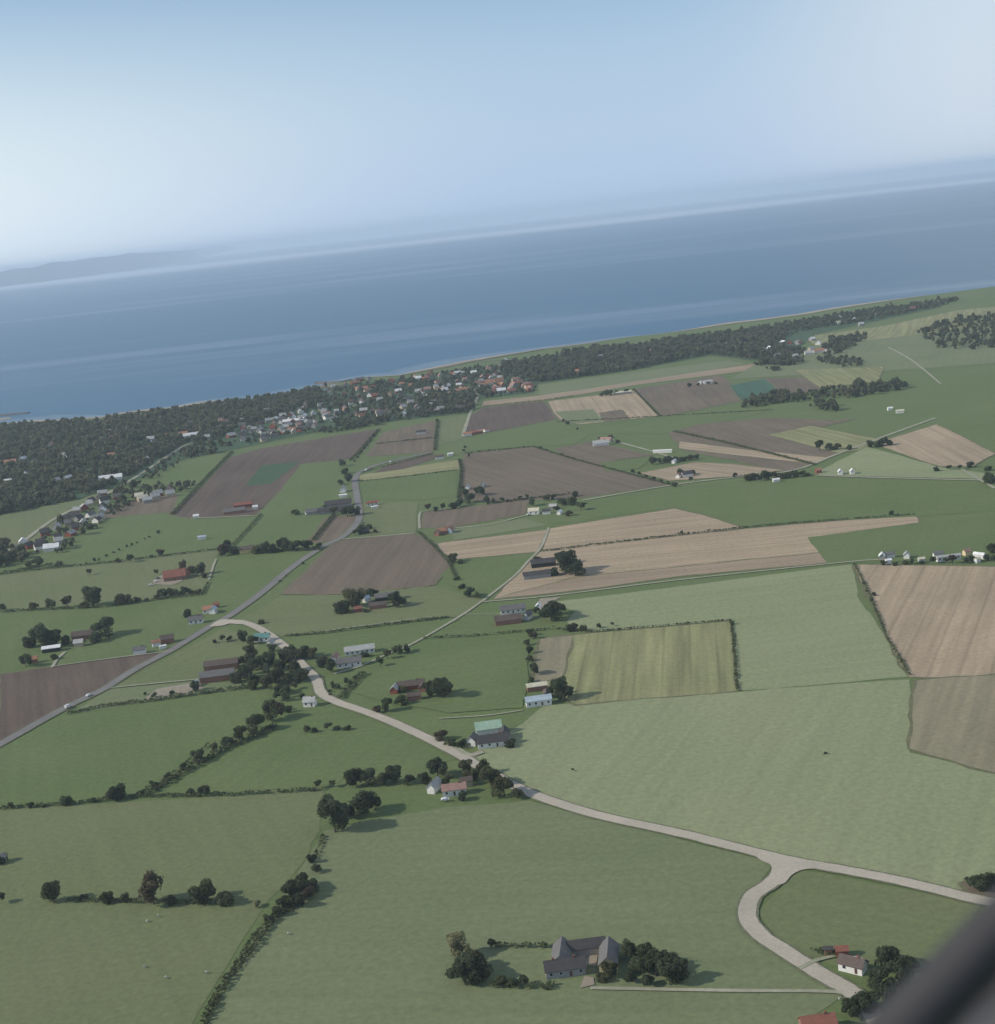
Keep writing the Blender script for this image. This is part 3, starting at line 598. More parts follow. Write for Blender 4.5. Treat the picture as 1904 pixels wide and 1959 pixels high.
#@@HOUSES
# ------------------------------------------------------------------ buildings
RC = dict(grey=(.16,.155,.15), dark=(.075,.07,.07), brown=(.13,.10,.085), red=(.27,.11,.08), orange=(.38,.19,.12), white=(.78,.78,.76), cream=(.62,.58,.44),
          pale=(.42,.42,.40), green=(.36,.50,.38), teal=(.12,.26,.24), blue=(.42,.50,.56), pink=(.36,.22,.18))
WC = dict(white=(.75,.74,.70), cream=(.68,.55,.33), grey=(.30,.30,.29), red=(.26,.08,.055), brick=(.30,.15,.11), black=(.04,.04,.04), yellow=(.72,.55,.24), blue=(.35,.42,.48), tan=(.45,.38,.27))
RM = {k: mat('roof_'+k, c, tuple(x*.8 for x in c), scale=(.3, 2.0), rough=.75 if k not in ('white','green','blue') else .5, amt=.5, stripe=(0.0, .9, .05)) for k, c in RC.items()}
WM = {k: mat('wall_'+k, c, tuple(x*.88 for x in c), scale=(.4, 3.0), amt=.25) for k, c in WC.items()}
glass = mat('window_glass', (.03,.04,.05), rough=.15, spec=.5); wframe = mat('window_frame', (.7,.7,.68)); doorm = mat('door_paint', (.12,.07,.05)); brickm = mat('chimney_brick', (.25,.12,.09), scale=(1,6))
def boxv(x0, x1, y0, y1, z0, z1):
    return [(x0,y0,z0),(x1,y0,z0),(x1,y1,z0),(x0,y1,z0),(x0,y0,z1),(x1,y0,z1),(x1,y1,z1),(x0,y1,z1)], [(0,3,2,1),(4,5,6,7),(0,1,5,4),(1,2,6,5),(2,3,7,6),(3,0,4,7)]
def wallmesh(L, Wd, h, rh):
    v = [(-L/2,-Wd/2,-.5),(L/2,-Wd/2,-.5),(L/2,Wd/2,-.5),(-L/2,Wd/2,-.5),(-L/2,-Wd/2,h),(L/2,-Wd/2,h),(L/2,Wd/2,h),(-L/2,Wd/2,h),(-L/2,0,h+rh),(L/2,0,h+rh)]
    return v, [(0,1,5,4),(2,3,7,6),(1,2,6,9,5),(3,0,4,8,7),(0,3,2,1)]
def roofmesh(L, Wd, h, rh):
    o = .5; e = .02; sl = rh/(Wd/2); v = []; f = []
    for s in (-1, 1):
        b = len(v); y1 = s*(Wd/2+o); z1 = h-o*sl
        for x in (-L/2-o, L/2+o):
            v += [(x, 0 if s < 0 else e*0, h+rh+.05), (x, y1, z1+.05), (x, y1, z1+.30), (x, 0, h+rh+.35)]
        f += [(b,b+1,b+2,b+3),(b+7,b+6,b+5,b+4),(b+3,b+2,b+6,b+7),(b+1,b,b+4,b+5),(b+2,b+1,b+5,b+6)]
    return v, f
HP = []
def gable(u, v, Lpx, Wpx, ang, roof, wall, h=3.2, pitch=40, label='', cat='house', name='house', chim=0, wins=True, group=None, dz=2.2):
    """u,v: picture position of the middle of the footprint; Lpx: ridge length in picture widths at that distance; ang: ridge angle, 0 = across the view"""
    m = mpp(u, v); p = P(u, v, 0); L = Lpx*m; Wd = Wpx*m; rh = Wd/2*math.tan(R(pitch))
    t = empty(name, (p.x, p.y, .45), R(ang)); tag(t, label, cat, group); HP.append((p.x, p.y, max(L, Wd)/2))
    w = meshobj('wall', *wallmesh(L, Wd, h, rh), WM[wall], t)
    r = meshobj('roof', *roofmesh(L, Wd, h, rh), RM[roof], t)
    for k in range(chim):
        x = L*(.25 if k == 0 else -.28); meshobj('chimney', *boxv(x-.45, x+.45, -.4, .4, h+rh-.9, h+rh+1.1), brickm, r)
    if wins:
        nw = max(2, int(L/3.6)); dpos = nw//2
        for s in (-1, 1):
            for i in range(nw):
                x = -L/2+(i+.5)*L/nw; y = s*(Wd/2+.02)
                if i == dpos and s == -1:
                    d = meshobj('door', *boxv(x-.55, x+.55, y-.04, y+.04, .0, 2.2), doorm, w)
                    continue
                fr = meshobj('window', *boxv(x-.75, x+.75, y-.03, y+.03, 1.0, 2.5), wframe, w)
                meshobj('pane', *boxv(x-.62, x+.62, y+s*.035-.012, y+s*.035+.012, 1.12, 2.38), glass, fr)
        for s in (-1, 1):
            if h+rh > 5:
                x = s*(L/2+.02); fr = meshobj('window', *boxv(x-.03, x+.03, -.6, .6, h+.5, h+1.8), wframe, w)
    return t
GF = 'four-winged farm'
B = [
 # u, v, L, W, ang, roof, wall, h, pitch, label, cat, name, chimneys, windows
 (1082,1862,72,30,3,'dark','grey',3.2,40,'front wing of the four-winged grey farm, dark roof nearest the lower edge','farmhouse','farmhouse',2,True),
 (1076,1840,66,32,82,'grey','white',3.2,42,'left wing of the four-winged grey farm with its pale left roof slope','barn','barn',0,False),
 (1124,1822,66,28,2,'dark','grey',3.2,38,'rear wing of the four-winged grey farm behind the tan courtyard','barn','barn',0,False),
 (1166,1842,70,32,82,'grey','cream',3.4,42,'right wing of the four-winged grey farm with bright cream roof edge','barn','barn',0,False),
 (1632,1856,44,24,-38,'brown','white',3,42,'white house with grey-brown roof beside the road loop','house','house',1,True),
 (1611,1828,20,14,-5,'red','red',2.6,35,'small red shed behind the white house at the road loop','shed','shed',0,False),
 (1585,1826,14,10,-5,'dark','brick',2.4,30,'tiny dark shed left of the red shed','shed','shed',0,False),
 (1566,1975,58,42,2,'red','brick',3.2,38,'barn with red tiled roof cut by the bottom edge','barn','barn',1,False),
 (936,1404,48,24,4,'green','white',4.2,42,'barn with pale green metal roof behind the dark-roofed house','barn','barn',0,False),
 (944,1426,58,24,4,'dark','white',3.2,42,'long white house with dark roof in front of the green metal roof','house','farmhouse',1,True),
 (905,1424,24,17,72,'grey','white',3.2,45,'small white gabled wing left of the dark-roofed house','house','house',0,True),
 (966,1412,30,18,88,'dark','grey',3.2,42,'dark side wing right of the green-roofed barn','barn','barn',0,False),
 (1028,1320,38,16,5,'cream','brick',3,28,'rear barn with cream roof above the white-roofed barn','barn','barn',0,False),
 (1046,1334,22,10,88,'brown','brick',3,30,'short brick link between the two white-roofed barns','barn','barn',0,False),
 (1031,1348,48,20,4,'blue','white',3.4,32,'front barn with bluish white roof and white wall','barn','barn',0,True),
 (982,1172,48,17,2,'grey','white',3.2,38,'rear barn of the double grey barn with a white wall strip','barn','barn',0,True),
 (973,1192,50,20,3,'brown','brick',3,38,'front barn of the double grey barn on the lane','barn','barn',0,False),
 (1010,1184,18,12,60,'grey','white',3,45,'small gabled house right of the double grey barn','house','house',1,False),
 (1031,1166,12,9,80,'white','white',3,40,'small white-gabled building on the tan yard','shed','shed',0,False),
 (788,1318,50,18,2,'brown','red',3,40,'rear brown-roofed wing of the farm below the lane','barn','barn',1,False),
 (757,1325,24,14,78,'pale','red',3,42,'narrow left wing with pale roof edge of the brown-roofed farm','barn','barn',0,False),
 (793,1339,26,12,3,'brown','brick',3,38,'front brown-roofed wing of the farm below the lane','house','house',0,False),
 (810,1322,20,12,80,'brown','brick',3,38,'right wing of the brown-roofed farm','barn','barn',0,False),
 (689,1250,56,18,5,'pale','white',3.2,36,'rear pale grey barn of the twin grey barns','barn','barn',0,True),
 (669,1274,46,19,5,'grey','white',3.2,38,'front long grey house of the twin grey barns','house','farmhouse',1,True),
 (641,1265,24,12,80,'pink','white',3,42,'narrow building with reddish roof left of the twin grey barns','shed','shed',0,False),
 (594,1350,22,16,-12,'pale','white',3.2,42,'light grey-roofed white house below the village wood','house','house',1,True),
 (503,1226,28,14,-8,'teal','white',3.2,40,'house with turquoise roof by the gravel branch road','house','house',1,True),
 (519,1236,14,9,60,'pale','white',3,40,'small pale building right of the turquoise roof','shed','shed',0,False),
 (418,1301,64,22,4,'grey','brick',4,36,'long grey-roofed barn at the end of the sandy paddock','barn','barn',0,False),
 (425,1280,62,20,4,'brown','brick',4,36,'long brown-roofed barn behind the long grey one','barn','barn',0,False),
 (375,1313,12,7,60,'white','white',2.4,45,'small bright white shelter on the sandy paddock','shed','shed',0,False),
 (100,1246,32,14,6,'white','black',3,25,'long building with brilliant white roof at the left farm','barn','barn',0,False),
 (160,1222,38,16,4,'brown','brick',3.4,40,'brownish barn behind the tan-walled building at the left farm','barn','barn',0,False),
 (152,1236,16,13,3,'pale','tan',3,38,'small pale-roofed building in front of the brownish barn','shed','shed',0,False),
 (66,1268,13,10,10,'orange','brick',3,40,'small orange-roofed house among trees at the left farm','house','house',0,False),
 (268,1250,22,12,5,'grey','white',3,40,'grey-roofed house with white gable at the ploughed triangle','house','house',1,False),
 (300,1236,15,9,20,'orange','white',3,40,'small orange-roofed house left of the main road','house','house',0,False),
 (321,1229,24,14,12,'brown','brick',3.2,42,'brown-roofed barn beside the main road','barn','barn',0,False),
 (312,1241,12,4,18,'white','white',2,25,'narrow white shed in front of the brown-roofed barn','shed','shed',0,False),
 (376,1192,26,13,5,'grey','white',3,42,'white house with grey roof near the road junction','house','house',1,True),
 (399,1172,18,13,0,'orange','white',3,40,'house with orange roof above the road junction','house','house',0,True),
 (409,1173,14,11,80,'blue','white',3.2,42,'white gabled house right of the orange roof','house','house',0,True),
 (415,1162,10,8,10,'red','brick',2.6,40,'small red shed behind the orange-roofed house','shed','shed',0,False),
 (336,1108,40,26,8,'red','brick',3.4,40,'large red-roofed farm building on the tan yard','farmhouse','farmhouse',1,True),
 (351,1104,24,16,82,'red','brick',3.4,40,'right wing of the large red-roofed farm','barn','barn',0,False),
 (474,1057,28,13,4,'brown','yellow',3.6,38,'yellow-walled house half hidden by trees','house','house',1,False),
 (387,1032,14,8,3,'blue','white',2.6,25,'small pale building in the upper left meadow','shed','shed',0,False),
 (450,982,40,12,4,'grey','brick',3,38,'grey-roofed farm building below the large ploughed field','barn','barn',0,False),
 (466,970,34,10,4,'red','red',3,38,'red-roofed barn behind the grey one below the ploughed field','barn','barn',0,False),
 (376,991,10,7,4,'white','white',2.6,30,'small white-roofed house left of the grey farm building','house','house',0,False),
 (489,974,9,6,10,'white','white',2.6,40,'tiny white house right of the red-roofed barn','house','house',0,False),
 (657,941,15,10,85,'pale','white',3.6,45,'white gabled house at the bend of the main road','house','house',1,False),
 (657,951,14,6,0,'white','white',2.4,20,'low white garage in front of the white gabled house','garage','garage',0,False),
 (648,969,50,16,3,'dark','grey',3.4,40,'large dark-roofed barn in the hamlet at the bend','barn','barn',0,False),
 (636,981,54,13,3,'dark','grey',3,40,'long dark barn nearest the small brown field in the hamlet','barn','barn',0,False),
 (604,983,34,12,4,'grey','grey',3,40,'grey-roofed barn on the left side of the hamlet','barn','barn',0,False),
 (590,983,14,8,75,'pale','white',3,42,'pale side wing at the left end of the hamlet','barn','barn',0,False),
 (713,967,22,8,6,'red','white',3,38,'red-roofed white house right of the main road bend','house','house',0,True),
 (717,973,12,4,6,'white','white',2.2,20,'low white shed below the red-roofed white house','shed','shed',0,False),
 (697,1021,20,10,10,'dark','black',3,45,'dark house in the fork of the main road and the lane','house','house',1,False),
 (848,1021,22,12,10,'orange','brick',3,40,'orange-roofed farmhouse above the left stubble field','farmhouse','farmhouse',1,False),
 (838,1024,14,9,70,'pink','brick',3,40,'left wing of the orange-roofed farmhouse','barn','barn',0,False),
 (862,1019,15,11,70,'orange','blue',3.4,45,'gabled wing with pale blue front of the orange-roofed farmhouse','house','house',0,True),
 (1022,983,20,14,-12,'cream','white',3.2,35,'house with cream yellow roof by the far lane','house','house',1,True),
 (1046,983,15,8,-5,'dark','white',3,40,'dark-roofed house with white wall right of the cream roof','house','house',0,False),
 (1059,974,14,9,-20,'pale','grey',3,40,'pale grey roof behind the cream-roofed farm yard','barn','barn',0,False),
 (1071,984,12,7,65,'white','white',2.6,40,'narrow white gable at the right of the cream-roofed farm','shed','shed',0,False),
 (1040,1083,46,18,2,'dark','black',3.4,35,'black barn at the upper left corner of the tan stubble','barn','barn',0,False),
 (1028,1105,52,16,3,'dark','grey',3.2,32,'low dark barn in front of the black barn','barn','barn',0,False),
 (742,1148,46,16,3,'grey','black',3.4,38,'long grey-roofed barn in the meadow left of the lane','barn','barn',0,False),
 (724,1164,32,12,4,'brown','brick',3,38,'brownish building in front of the long meadow barn','barn','barn',0,False),
 (702,1152,14,10,60,'blue','white',3,40,'small blue-roofed house at the meadow farm','house','house',0,False),
 (686,1171,14,9,10,'red','red',3,40,'small red house at the meadow farm','house','house',0,False),
 (1150,852,30,12,0,'pale','white',3.2,38,'white-walled grey farmhouse behind the middle field','farmhouse','farmhouse',1,False),
 (1160,845,22,9,-30,'pink','grey',3,38,'reddish grey wing behind the white-walled farmhouse','barn','barn',0,False),
 (1299,914,14,8,60,'pink','white',3,42,'pink house gable by the far lane','house','house',0,False),
 (1315,912,20,11,10,'dark','white',3.2,42,'dark-roofed house right of the pink gable','house','house',0,False),
 (1290,886,11,6,60,'white','white',2.6,40,'white house at the right end of the belt by the long shed','house','house',0,False),
 (1268,866,36,5,-22,'white','white',2.6,20,'long narrow bright white shed behind the tree belt','shed','shed',0,False),
 (1192,754,32,9,2,'cream','grey',3,25,'long pale shed between far tan and brown field','shed','shed',0,False),
 (1340,735,9,6,60,'white','white',3,40,'left white house of the far farm on the brown field','house','house',0,False),
 (1355,734,16,8,5,'pale','white',3,38,'pale-roofed barn of the far farm on the brown field','barn','barn',0,False),
 (1548,678,16,9,0,'pale','white',3,38,'grey-roofed white house beside the far red farm','house','house',0,False),
 (1567,674,20,9,2,'orange','white',3,38,'long far farm with orange-red roof near the coast wood','farmhouse','farmhouse',0,False),
 (1580,673,10,7,70,'pink','white',3,40,'right wing of the far farm with orange-red roof','barn','barn',0,False),
 (895,834,16,7,5,'orange','white',3,38,'left orange-roofed house of the row under the far ploughed field','house','house',0,False),
 (908,831,15,7,5,'red','brick',3,38,'middle red-roofed house of the row under the far ploughed field','house','house',0,False),
 (918,829,12,7,5,'pink','brick',3,38,'right reddish house of the row under the far ploughed field','house','house',0,False),
 (931,826,11,6,40,'orange','white',3,40,'lone orange gable among trees right of the red row','house','house',0,False),
 (806,830,18,7,3,'dark','white',3,38,'dark-roofed white farm on the upper small brown field','farmhouse','farmhouse',0,False),
 (842,878,16,8,5,'brown','white',3,38,'brown-roofed farm at the end of the main road','farmhouse','farmhouse',0,False),
 (862,872,10,5,10,'white','white',2.6,30,'white shed right of the brown-roofed farm','shed','shed',0,False),
 (1440,916,14,9,10,'pale','white',3,40,'pale house in the far lane grove','house','house',0,False),
 (1485,922,12,6,5,'white','white',2.4,30,'low white shed under the far lane grove','shed','shed',0,False),
 (1566,905,10,8,10,'orange','red',3,40,'orange house right of the far lane grove','house','house',0,False),
 (1608,908,11,8,80,'white','white',3.2,42,'left of two white houses on the far right lane','house','house',0,False),
 (1631,907,9,8,85,'white','white',3.2,42,'right of two white houses on the far right lane','house','house',0,False),
 (895,936,14,7,75,'pale','white',3,42,'white gable above the middle grove','house','house',0,False),
 (925,932,12,7,70,'pale','grey',3,42,'grey gable right above the middle grove','house','house',0,False),
 (1703,785,9,5,5,'white','white',2.6,35,'left white house on the far right field','house','house',0,False),
 (1722,790,14,5,-10,'cream','white',2.6,35,'long cream house on the far right field','house','house',0,False),
 (1688,1070,14,10,75,'white','grey',3,42,'white-edged barn at the left end of the right-hand village','barn','barn',0,False),
 (1703,1067,16,9,3,'grey','white',3,40,'grey-roofed house second from the left in the right-hand village','house','house',0,False),
 (1700,1078,10,6,3,'white','white',2.6,30,'low white house in front at the left of the right-hand village','house','house',0,False),
 (1735,1068,13,10,70,'pale','white',3,42,'pale gabled house in the middle left of the right-hand village','house','house',0,False),
 (1763,1076,11,6,3,'cream','white',2.8,35,'small cream house in front in the right-hand village','house','house',0,False),
 (1795,1066,17,8,3,'grey','white',3,40,'grey-roofed house behind the long white wall in the right-hand village','house','house',0,False),
 (1815,1072,44,7,4,'pale','white',3.2,30,'long white-walled building in the right-hand village','house','house',0,True),
 (1850,1062,13,9,20,'pink','cream',3,40,'reddish-roofed house right of the long white building','house','house',0,False),
 (1874,1068,20,7,-50,'white','white',3,38,'bright white roof slope near the right end of the village','house','house',0,False),
 (1870,1076,10,6,30,'cream','white',2.6,35,'small white house at the right end of the village','house','house',0,False),
 (832,1512,34,15,66,'pale','white',3.2,45,'narrow steep light grey roof left of the brick farm','barn','barn',0,False),
 (870,1519,44,20,3,'pink','white',3.2,40,'brick-red roofed house with a white end wall in the trees','house','farmhouse',1,True),
 (893,1503,22,14,10,'brown','tan',3,38,'brownish house behind the brick-red roofed house','house','house',0,False),
 (2,1650,20,12,20,'grey','grey',3,35,'grey shed at the left edge above the pasture row','shed','shed',0,False),
]
for b in B:
    gable(*b[:7], h=b[7], pitch=b[8], label=b[9], cat=b[10], name=b[11], chim=b[12], wins=b[13], group='farm buildings')

# ---- seaside village and scattered coast houses: one prototype per look, copied with its parts
protos = {}
def village_house(u, v, rc, wc, L, Wd, ang, group, where):
    key = (rc, wc)
    if key not in protos:
        t = bpy.data.objects.new('village_house', None)
        w = bpy.data.objects.new('wall', bpy.data.meshes.new('wall')); vv, ff = wallmesh(12, 8, 3, 3); w.data.from_pydata(vv, [], ff); w.data.materials.append(WM[wc])
        r = bpy.data.objects.new('roof', bpy.data.meshes.new('roof')); vv, ff = roofmesh(12, 8, 3, 3); r.data.from_pydata(vv, [], ff); r.data.materials.append(RM[rc])
        c = bpy.data.objects.new('chimney', bpy.data.meshes.new('chimney')); vv, ff = boxv(2, 3, -.4, .4, 5, 7); c.data.from_pydata(vv, [], ff); c.data.materials.append(brickm)
        protos[key] = (t, w, r, c)
    t, w, r, c = [o.copy() for o in protos[key]]
    link(t); link(w, t); link(r, t); link(c, r)
    p = P(u, v, 0); t.location = (p.x, p.y, .5); t.rotation_euler = (0, 0, ang); t.scale = (L/12, Wd/8, random.uniform(.95, 1.35))
    cw = {'red': 'red', 'orange': 'orange', 'white': 'bright white', 'pale': 'pale grey', 'grey': 'grey', 'dark': 'dark', 'brown': 'brown', 'pink': 'faded red', 'cream': 'cream'}[rc]
    tag(t, '%s with %s roof %s' % ('small house' if L < 17 else 'building', cw, where), 'house', group); HP.append((p.x, p.y, L/2)); TP.append((p.x, p.y))
TP = []
def district(poly, n, where, group, cols, L=(8, 13)):
    us = [p[0] for p in poly]; vs_ = [p[1] for p in poly]; k = 0; tries = 0
    while k < n and tries < 6000:
        tries += 1; u, v_ = random.uniform(min(us), max(us)), random.uniform(min(vs_), max(vs_))
        if not inpoly(u, v_, poly): continue
        p = P(u, v_)
        if any((p.x-a)**2+(p.y-b_)**2 < 15**2 for a, b_ in TP): continue
        rc = random.choices(list(cols), list(cols.values()))[0]
        wc = random.choice(['white', 'grey', 'grey', 'tan', 'tan', 'red'])
        village_house(u, v_, rc, wc, random.uniform(*L), random.uniform(7, 9.5), random.choice([R(10), R(100), R(25), R(70)])+random.uniform(-.2, .2), group, where); k += 1
MIXC = dict(red=2, orange=2, pink=3, grey=4, pale=4, white=2, dark=2, brown=2)
district([(620,745),(700,726),(900,712),(960,700),(960,725),(890,752),(760,760),(640,765)], 62, 'by the harbour side of the seaside village', 'harbour side houses', dict(red=3, orange=4, pink=4, grey=2, pale=3, white=3))
district([(630,768),(760,762),(900,755),(898,785),(760,800),(640,800)], 40, 'under the trees in the middle of the seaside village', 'village centre houses', MIXC)
district([(440,850),(480,815),(620,775),(640,805),(600,822),(500,848)], 58, 'on the field side of the seaside village', 'field side houses', dict(grey=4, pale=5, white=2, orange=1, pink=1, dark=2))
district([(380,840),(430,800),(560,770),(620,775),(480,815),(430,850)], 20, 'in the thinly built western part of the village', 'western village houses', MIXC)
district([(930,755),(920,735),(1000,722),(1020,750)], 24, 'in the red-roofed eastern end of the village', 'eastern quarter houses', dict(red=4, orange=4, pink=4, white=1), L=(12, 18))
district([(1040,722),(1100,690),(1400,650),(1500,640),(1500,680),(1360,676),(1200,706)], 18, 'scattered in the coastal wood east of the village', 'coastal wood houses', MIXC)
district([(1440,690),(1500,640),(1640,600),(1780,585),(1600,640),(1540,690)], 16, 'along the far shore on the right', 'far shore houses', dict(white=5, cream=2, pale=2, red=1))
district([(40,1045),(110,1000),(200,945),(230,955),(210,990),(120,1040),(60,1055)], 28, 'in the cluster beside the coast road on the left', 'coast road houses', dict(grey=4, pale=5, dark=4, white=2))
district([(0,890),(100,830),(340,800),(400,830),(330,850),(220,930),(100,940),(0,930)], 22, 'hidden in the large wood on the left', 'wood houses', dict(orange=2, pale=3, white=3, grey=3, pink=2))
district([(250,955),(340,940),(345,948),(270,965)], 7, 'in the greenhouse row above the left meadow', 'greenhouse row', dict(pale=3, pink=1, cream=1))
for (u, v, Lm, rc, ang, where) in ((562,808,34,'white',6,'standing long above the field side houses'), (367,836,26,'white',20,'standing large beside the coast road at the wood'),
      (213,919,30,'white',8,'standing long at the roadside by the wood'), (10,890,34,'orange',10,'cut by the left edge of the picture in the wood'), (352,834,14,'orange',5,'left of the large white house at the wood'),
      (312,838,14,'orange',5,'alone in the wood left of the large white house'), (967,692,10,'white',85,'standing tall near the shore east of the village'), (100,1053,16,'white',5,'at the lower end of the coast road cluster')):
    village_house(u, v, rc, 'white', Lm, 10, R(ang), 'single village buildings', where)

# ---- woodland: thousands of trees reading as one mass
def wood(poly_list, name, label):
    tiles = [crown_np(1, 6, 90, .26, tall=1.0, seed=100+i) for i in range(6)]; out = []; grid = {}
    for p in HP: grid.setdefault((int(p[0]//40), int(p[1]//40)), []).append(p)
    for poly, sp, size in poly_list:
        ps = [P(*q) for q in poly]; pp = [(p.x, p.y) for p in ps]; xs = [p[0] for p in pp]; ys = [p[1] for p in pp]
        x = min(xs)
        while x < max(xs):
            y = min(ys)
            while y < max(ys):
                px, py = x+random.uniform(-.6, .6)*sp, y+random.uniform(-.6, .6)*sp; y += sp
                if not inpoly(px, py, pp): continue
                if math.sin(px*.021+1)*math.sin(py*.027+px*.006)+.5*math.sin(px*.05+py*.043) > 1.02: continue
                r = random.uniform(*size)*random.choice((.6, .85, 1, 1.25)); bad = False
                cx, cy = int(px//40), int(py//40)
                for a in (-1, 0, 1):
                    for b_ in (-1, 0, 1):
                        for h in grid.get((cx+a, cy+b_), ()):
                            dx, dy = px-h[0], py-h[1]
                            # keep the side facing the open field clear
                            if dx*dx+dy*dy < (h[2]+r*.75)**2 or (abs(dx) < h[2]+r*.3 and -h[2]-r-7 < dy < 0): bad = True
                if bad: continue
                q = tiles[random.randrange(6)].copy(); c_, s_ = math.cos(px), math.sin(px); rr = r*random.uniform(.8, 1.25)
                xx = (q[:, 0]*c_-q[:, 1]*s_)*r+px; yy = (q[:, 0]*s_+q[:, 1]*c_)*r+py; zz = q[:, 2]*rr*1.15+.3
                out.append(np.stack([xx, yy, zz], 1))
            x += sp
    q = np.concatenate(out).astype(np.float32)
    me = npmesh(name, q, np.arange(len(q)).reshape(-1, 4), woodm); o = bpy.data.objects.new(name, me); link(o); tag(o, label, 'woodland', kind='stuff')
    print('wood trees', len(out)); return o
woodm = leafy(mat('wood_leaves', (.115,.140,.085), (.185,.185,.112), scale=(.02, .12), rough=.85, amt=1.5, spec=.1))
WL = [([(-350,848),(0,818),(200,805),(400,778),(560,755),(600,745),(620,775),(480,812),(420,840),(350,852),(270,900),(215,930),(150,955),(0,985),(-350,1060)], 9.5, (5, 8)),
 ([(600,745),(640,738),(640,800),(600,828),(540,835),(480,850),(440,850),(480,812),(620,775)], 15, (3, 5.5)),
 ([(640,745),(780,724),(900,705),(960,700),(1020,720),(1025,750),(912,766),(900,790),(735,808),(640,820)], 13.5, (3.5, 6.5)),
 ([(800,765),(900,757),(905,785),(800,800)], 9.5, (5, 8)), ([(600,822),(735,800),(735,812),(640,828),(600,830)], 9, (4, 6)),
 ([(960,698),(1020,690),(1110,674),(1300,650),(1400,638),(1500,628),(1500,685),(1440,688),(1360,678),(1200,710),(1030,732)], 10, (5, 8.5)),
 ([(1400,640),(1450,628),(1550,612),(1640,598),(1830,572),(1830,580),(1660,615),(1560,630),(1500,645)], 12, (4, 7)),
 ([(1450,700),(1480,670),(1540,668),(1540,695),(1480,705)], 12, (5, 7)), ([(1570,665),(1620,655),(1640,660),(1600,680),(1580,690)], 11, (4, 6)),
 ([(1590,660),(1580,650),(1640,643),(1662,648),(1640,656)], 10, (4, 6)), ([(1560,690),(1600,685),(1655,690),(1650,702),(1620,705)], 11, (4, 6)),
 ([(1420,782),(1425,766),(1480,755),(1600,745),(1730,733),(1735,745),(1640,760),(1500,772)], 11, (4, 7.5)), ([(1545,778),(1580,770),(1615,785),(1600,792)], 9, (4, 6)),
 ([(1750,640),(1800,620),(1980,590),(1980,660),(1850,670),(1790,665)], 19, (5, 8)),
 ([(60,1060),(90,1020),(180,960),(225,950),(250,965),(200,1000),(120,1060)], 15, (3, 6)), ([(215,945),(240,925),(300,930),(350,930),(380,925),(360,940),(270,955),(240,975)], 12, (3.5, 6)),
 ([(345,870),(380,850),(440,850),(445,862),(360,878)], 10, (4, 7)), ([(270,915),(300,890),(350,862),(345,885),(285,925)], 14, (3, 5)),
 ([(0,1040),(40,1050),(60,1075),(0,1085)], 10, (5, 8)), ([(1440,700),(1470,690),(1510,700),(1480,712)], 10, (4, 6))]
wood(WL, 'woodland', 'dark woodland covering the coast around the seaside village')

# ------------------------------------------------------------------ harbour, boats, cars, bales
stone = mat('harbour_stone', (.10,.09,.085), (.16,.14,.12), scale=(.3, 2))
def bank(line, w, h, name, label, cat, m):
    pp = smoothline([P(*q) for q in line], 4); v = []; f = []
    for i, p in enumerate(pp):
        d = (pp[min(len(pp)-1, i+1)]-pp[max(0, i-1)]).normalized(); nr = Vector((-d.y, d.x, 0))
        for s, z in ((-1, -3), (-.5, h), (.5, h), (1, -3)): v.append(p+nr*(s*w/2*random.uniform(.85, 1.15))+Vector((0, 0, z+random.uniform(-.3, .3))))
        if i:
            for j in range(3): f.append((4*i-4+j, 4*i+j, 4*i+j+1, 4*i-3+j))
    o = meshobj(name, v, f, m); tag(o, label, cat); return o
bank([(604,733),(625,732),(652,731),(672,727)], 14, 2.2, 'breakwater', 'dark stone breakwater in front of the village harbour', 'breakwater', stone)
bank([(612,739),(640,738),(668,735)], 10, 1.6, 'quay', 'reddish quay inside the village harbour', 'quay', mat('quay_stone', (.3,.2,.16)))
for i, (a, b_, w) in enumerate((((-60,798),(55,789),14), ((-40,806),(18,799),30), ((270,787),(330,783),12), ((443,770),(456,768),20), ((860,697),(930,688),8), ((915,694),(990,684),8))):
    bank([a, ((a[0]+b_[0])/2, (a[1]+b_[1])/2+1), b_], w, .9, 'reef', ['dark reef off the left end of the shore', 'sandy spit at the left edge of the shore', 'reddish rocks along the left shore', 'small dark rock islet off the wood', 'left of two thin reefs off the village', 'right of two thin reefs off the village'][i], 'reef', stone if i != 1 else sand)

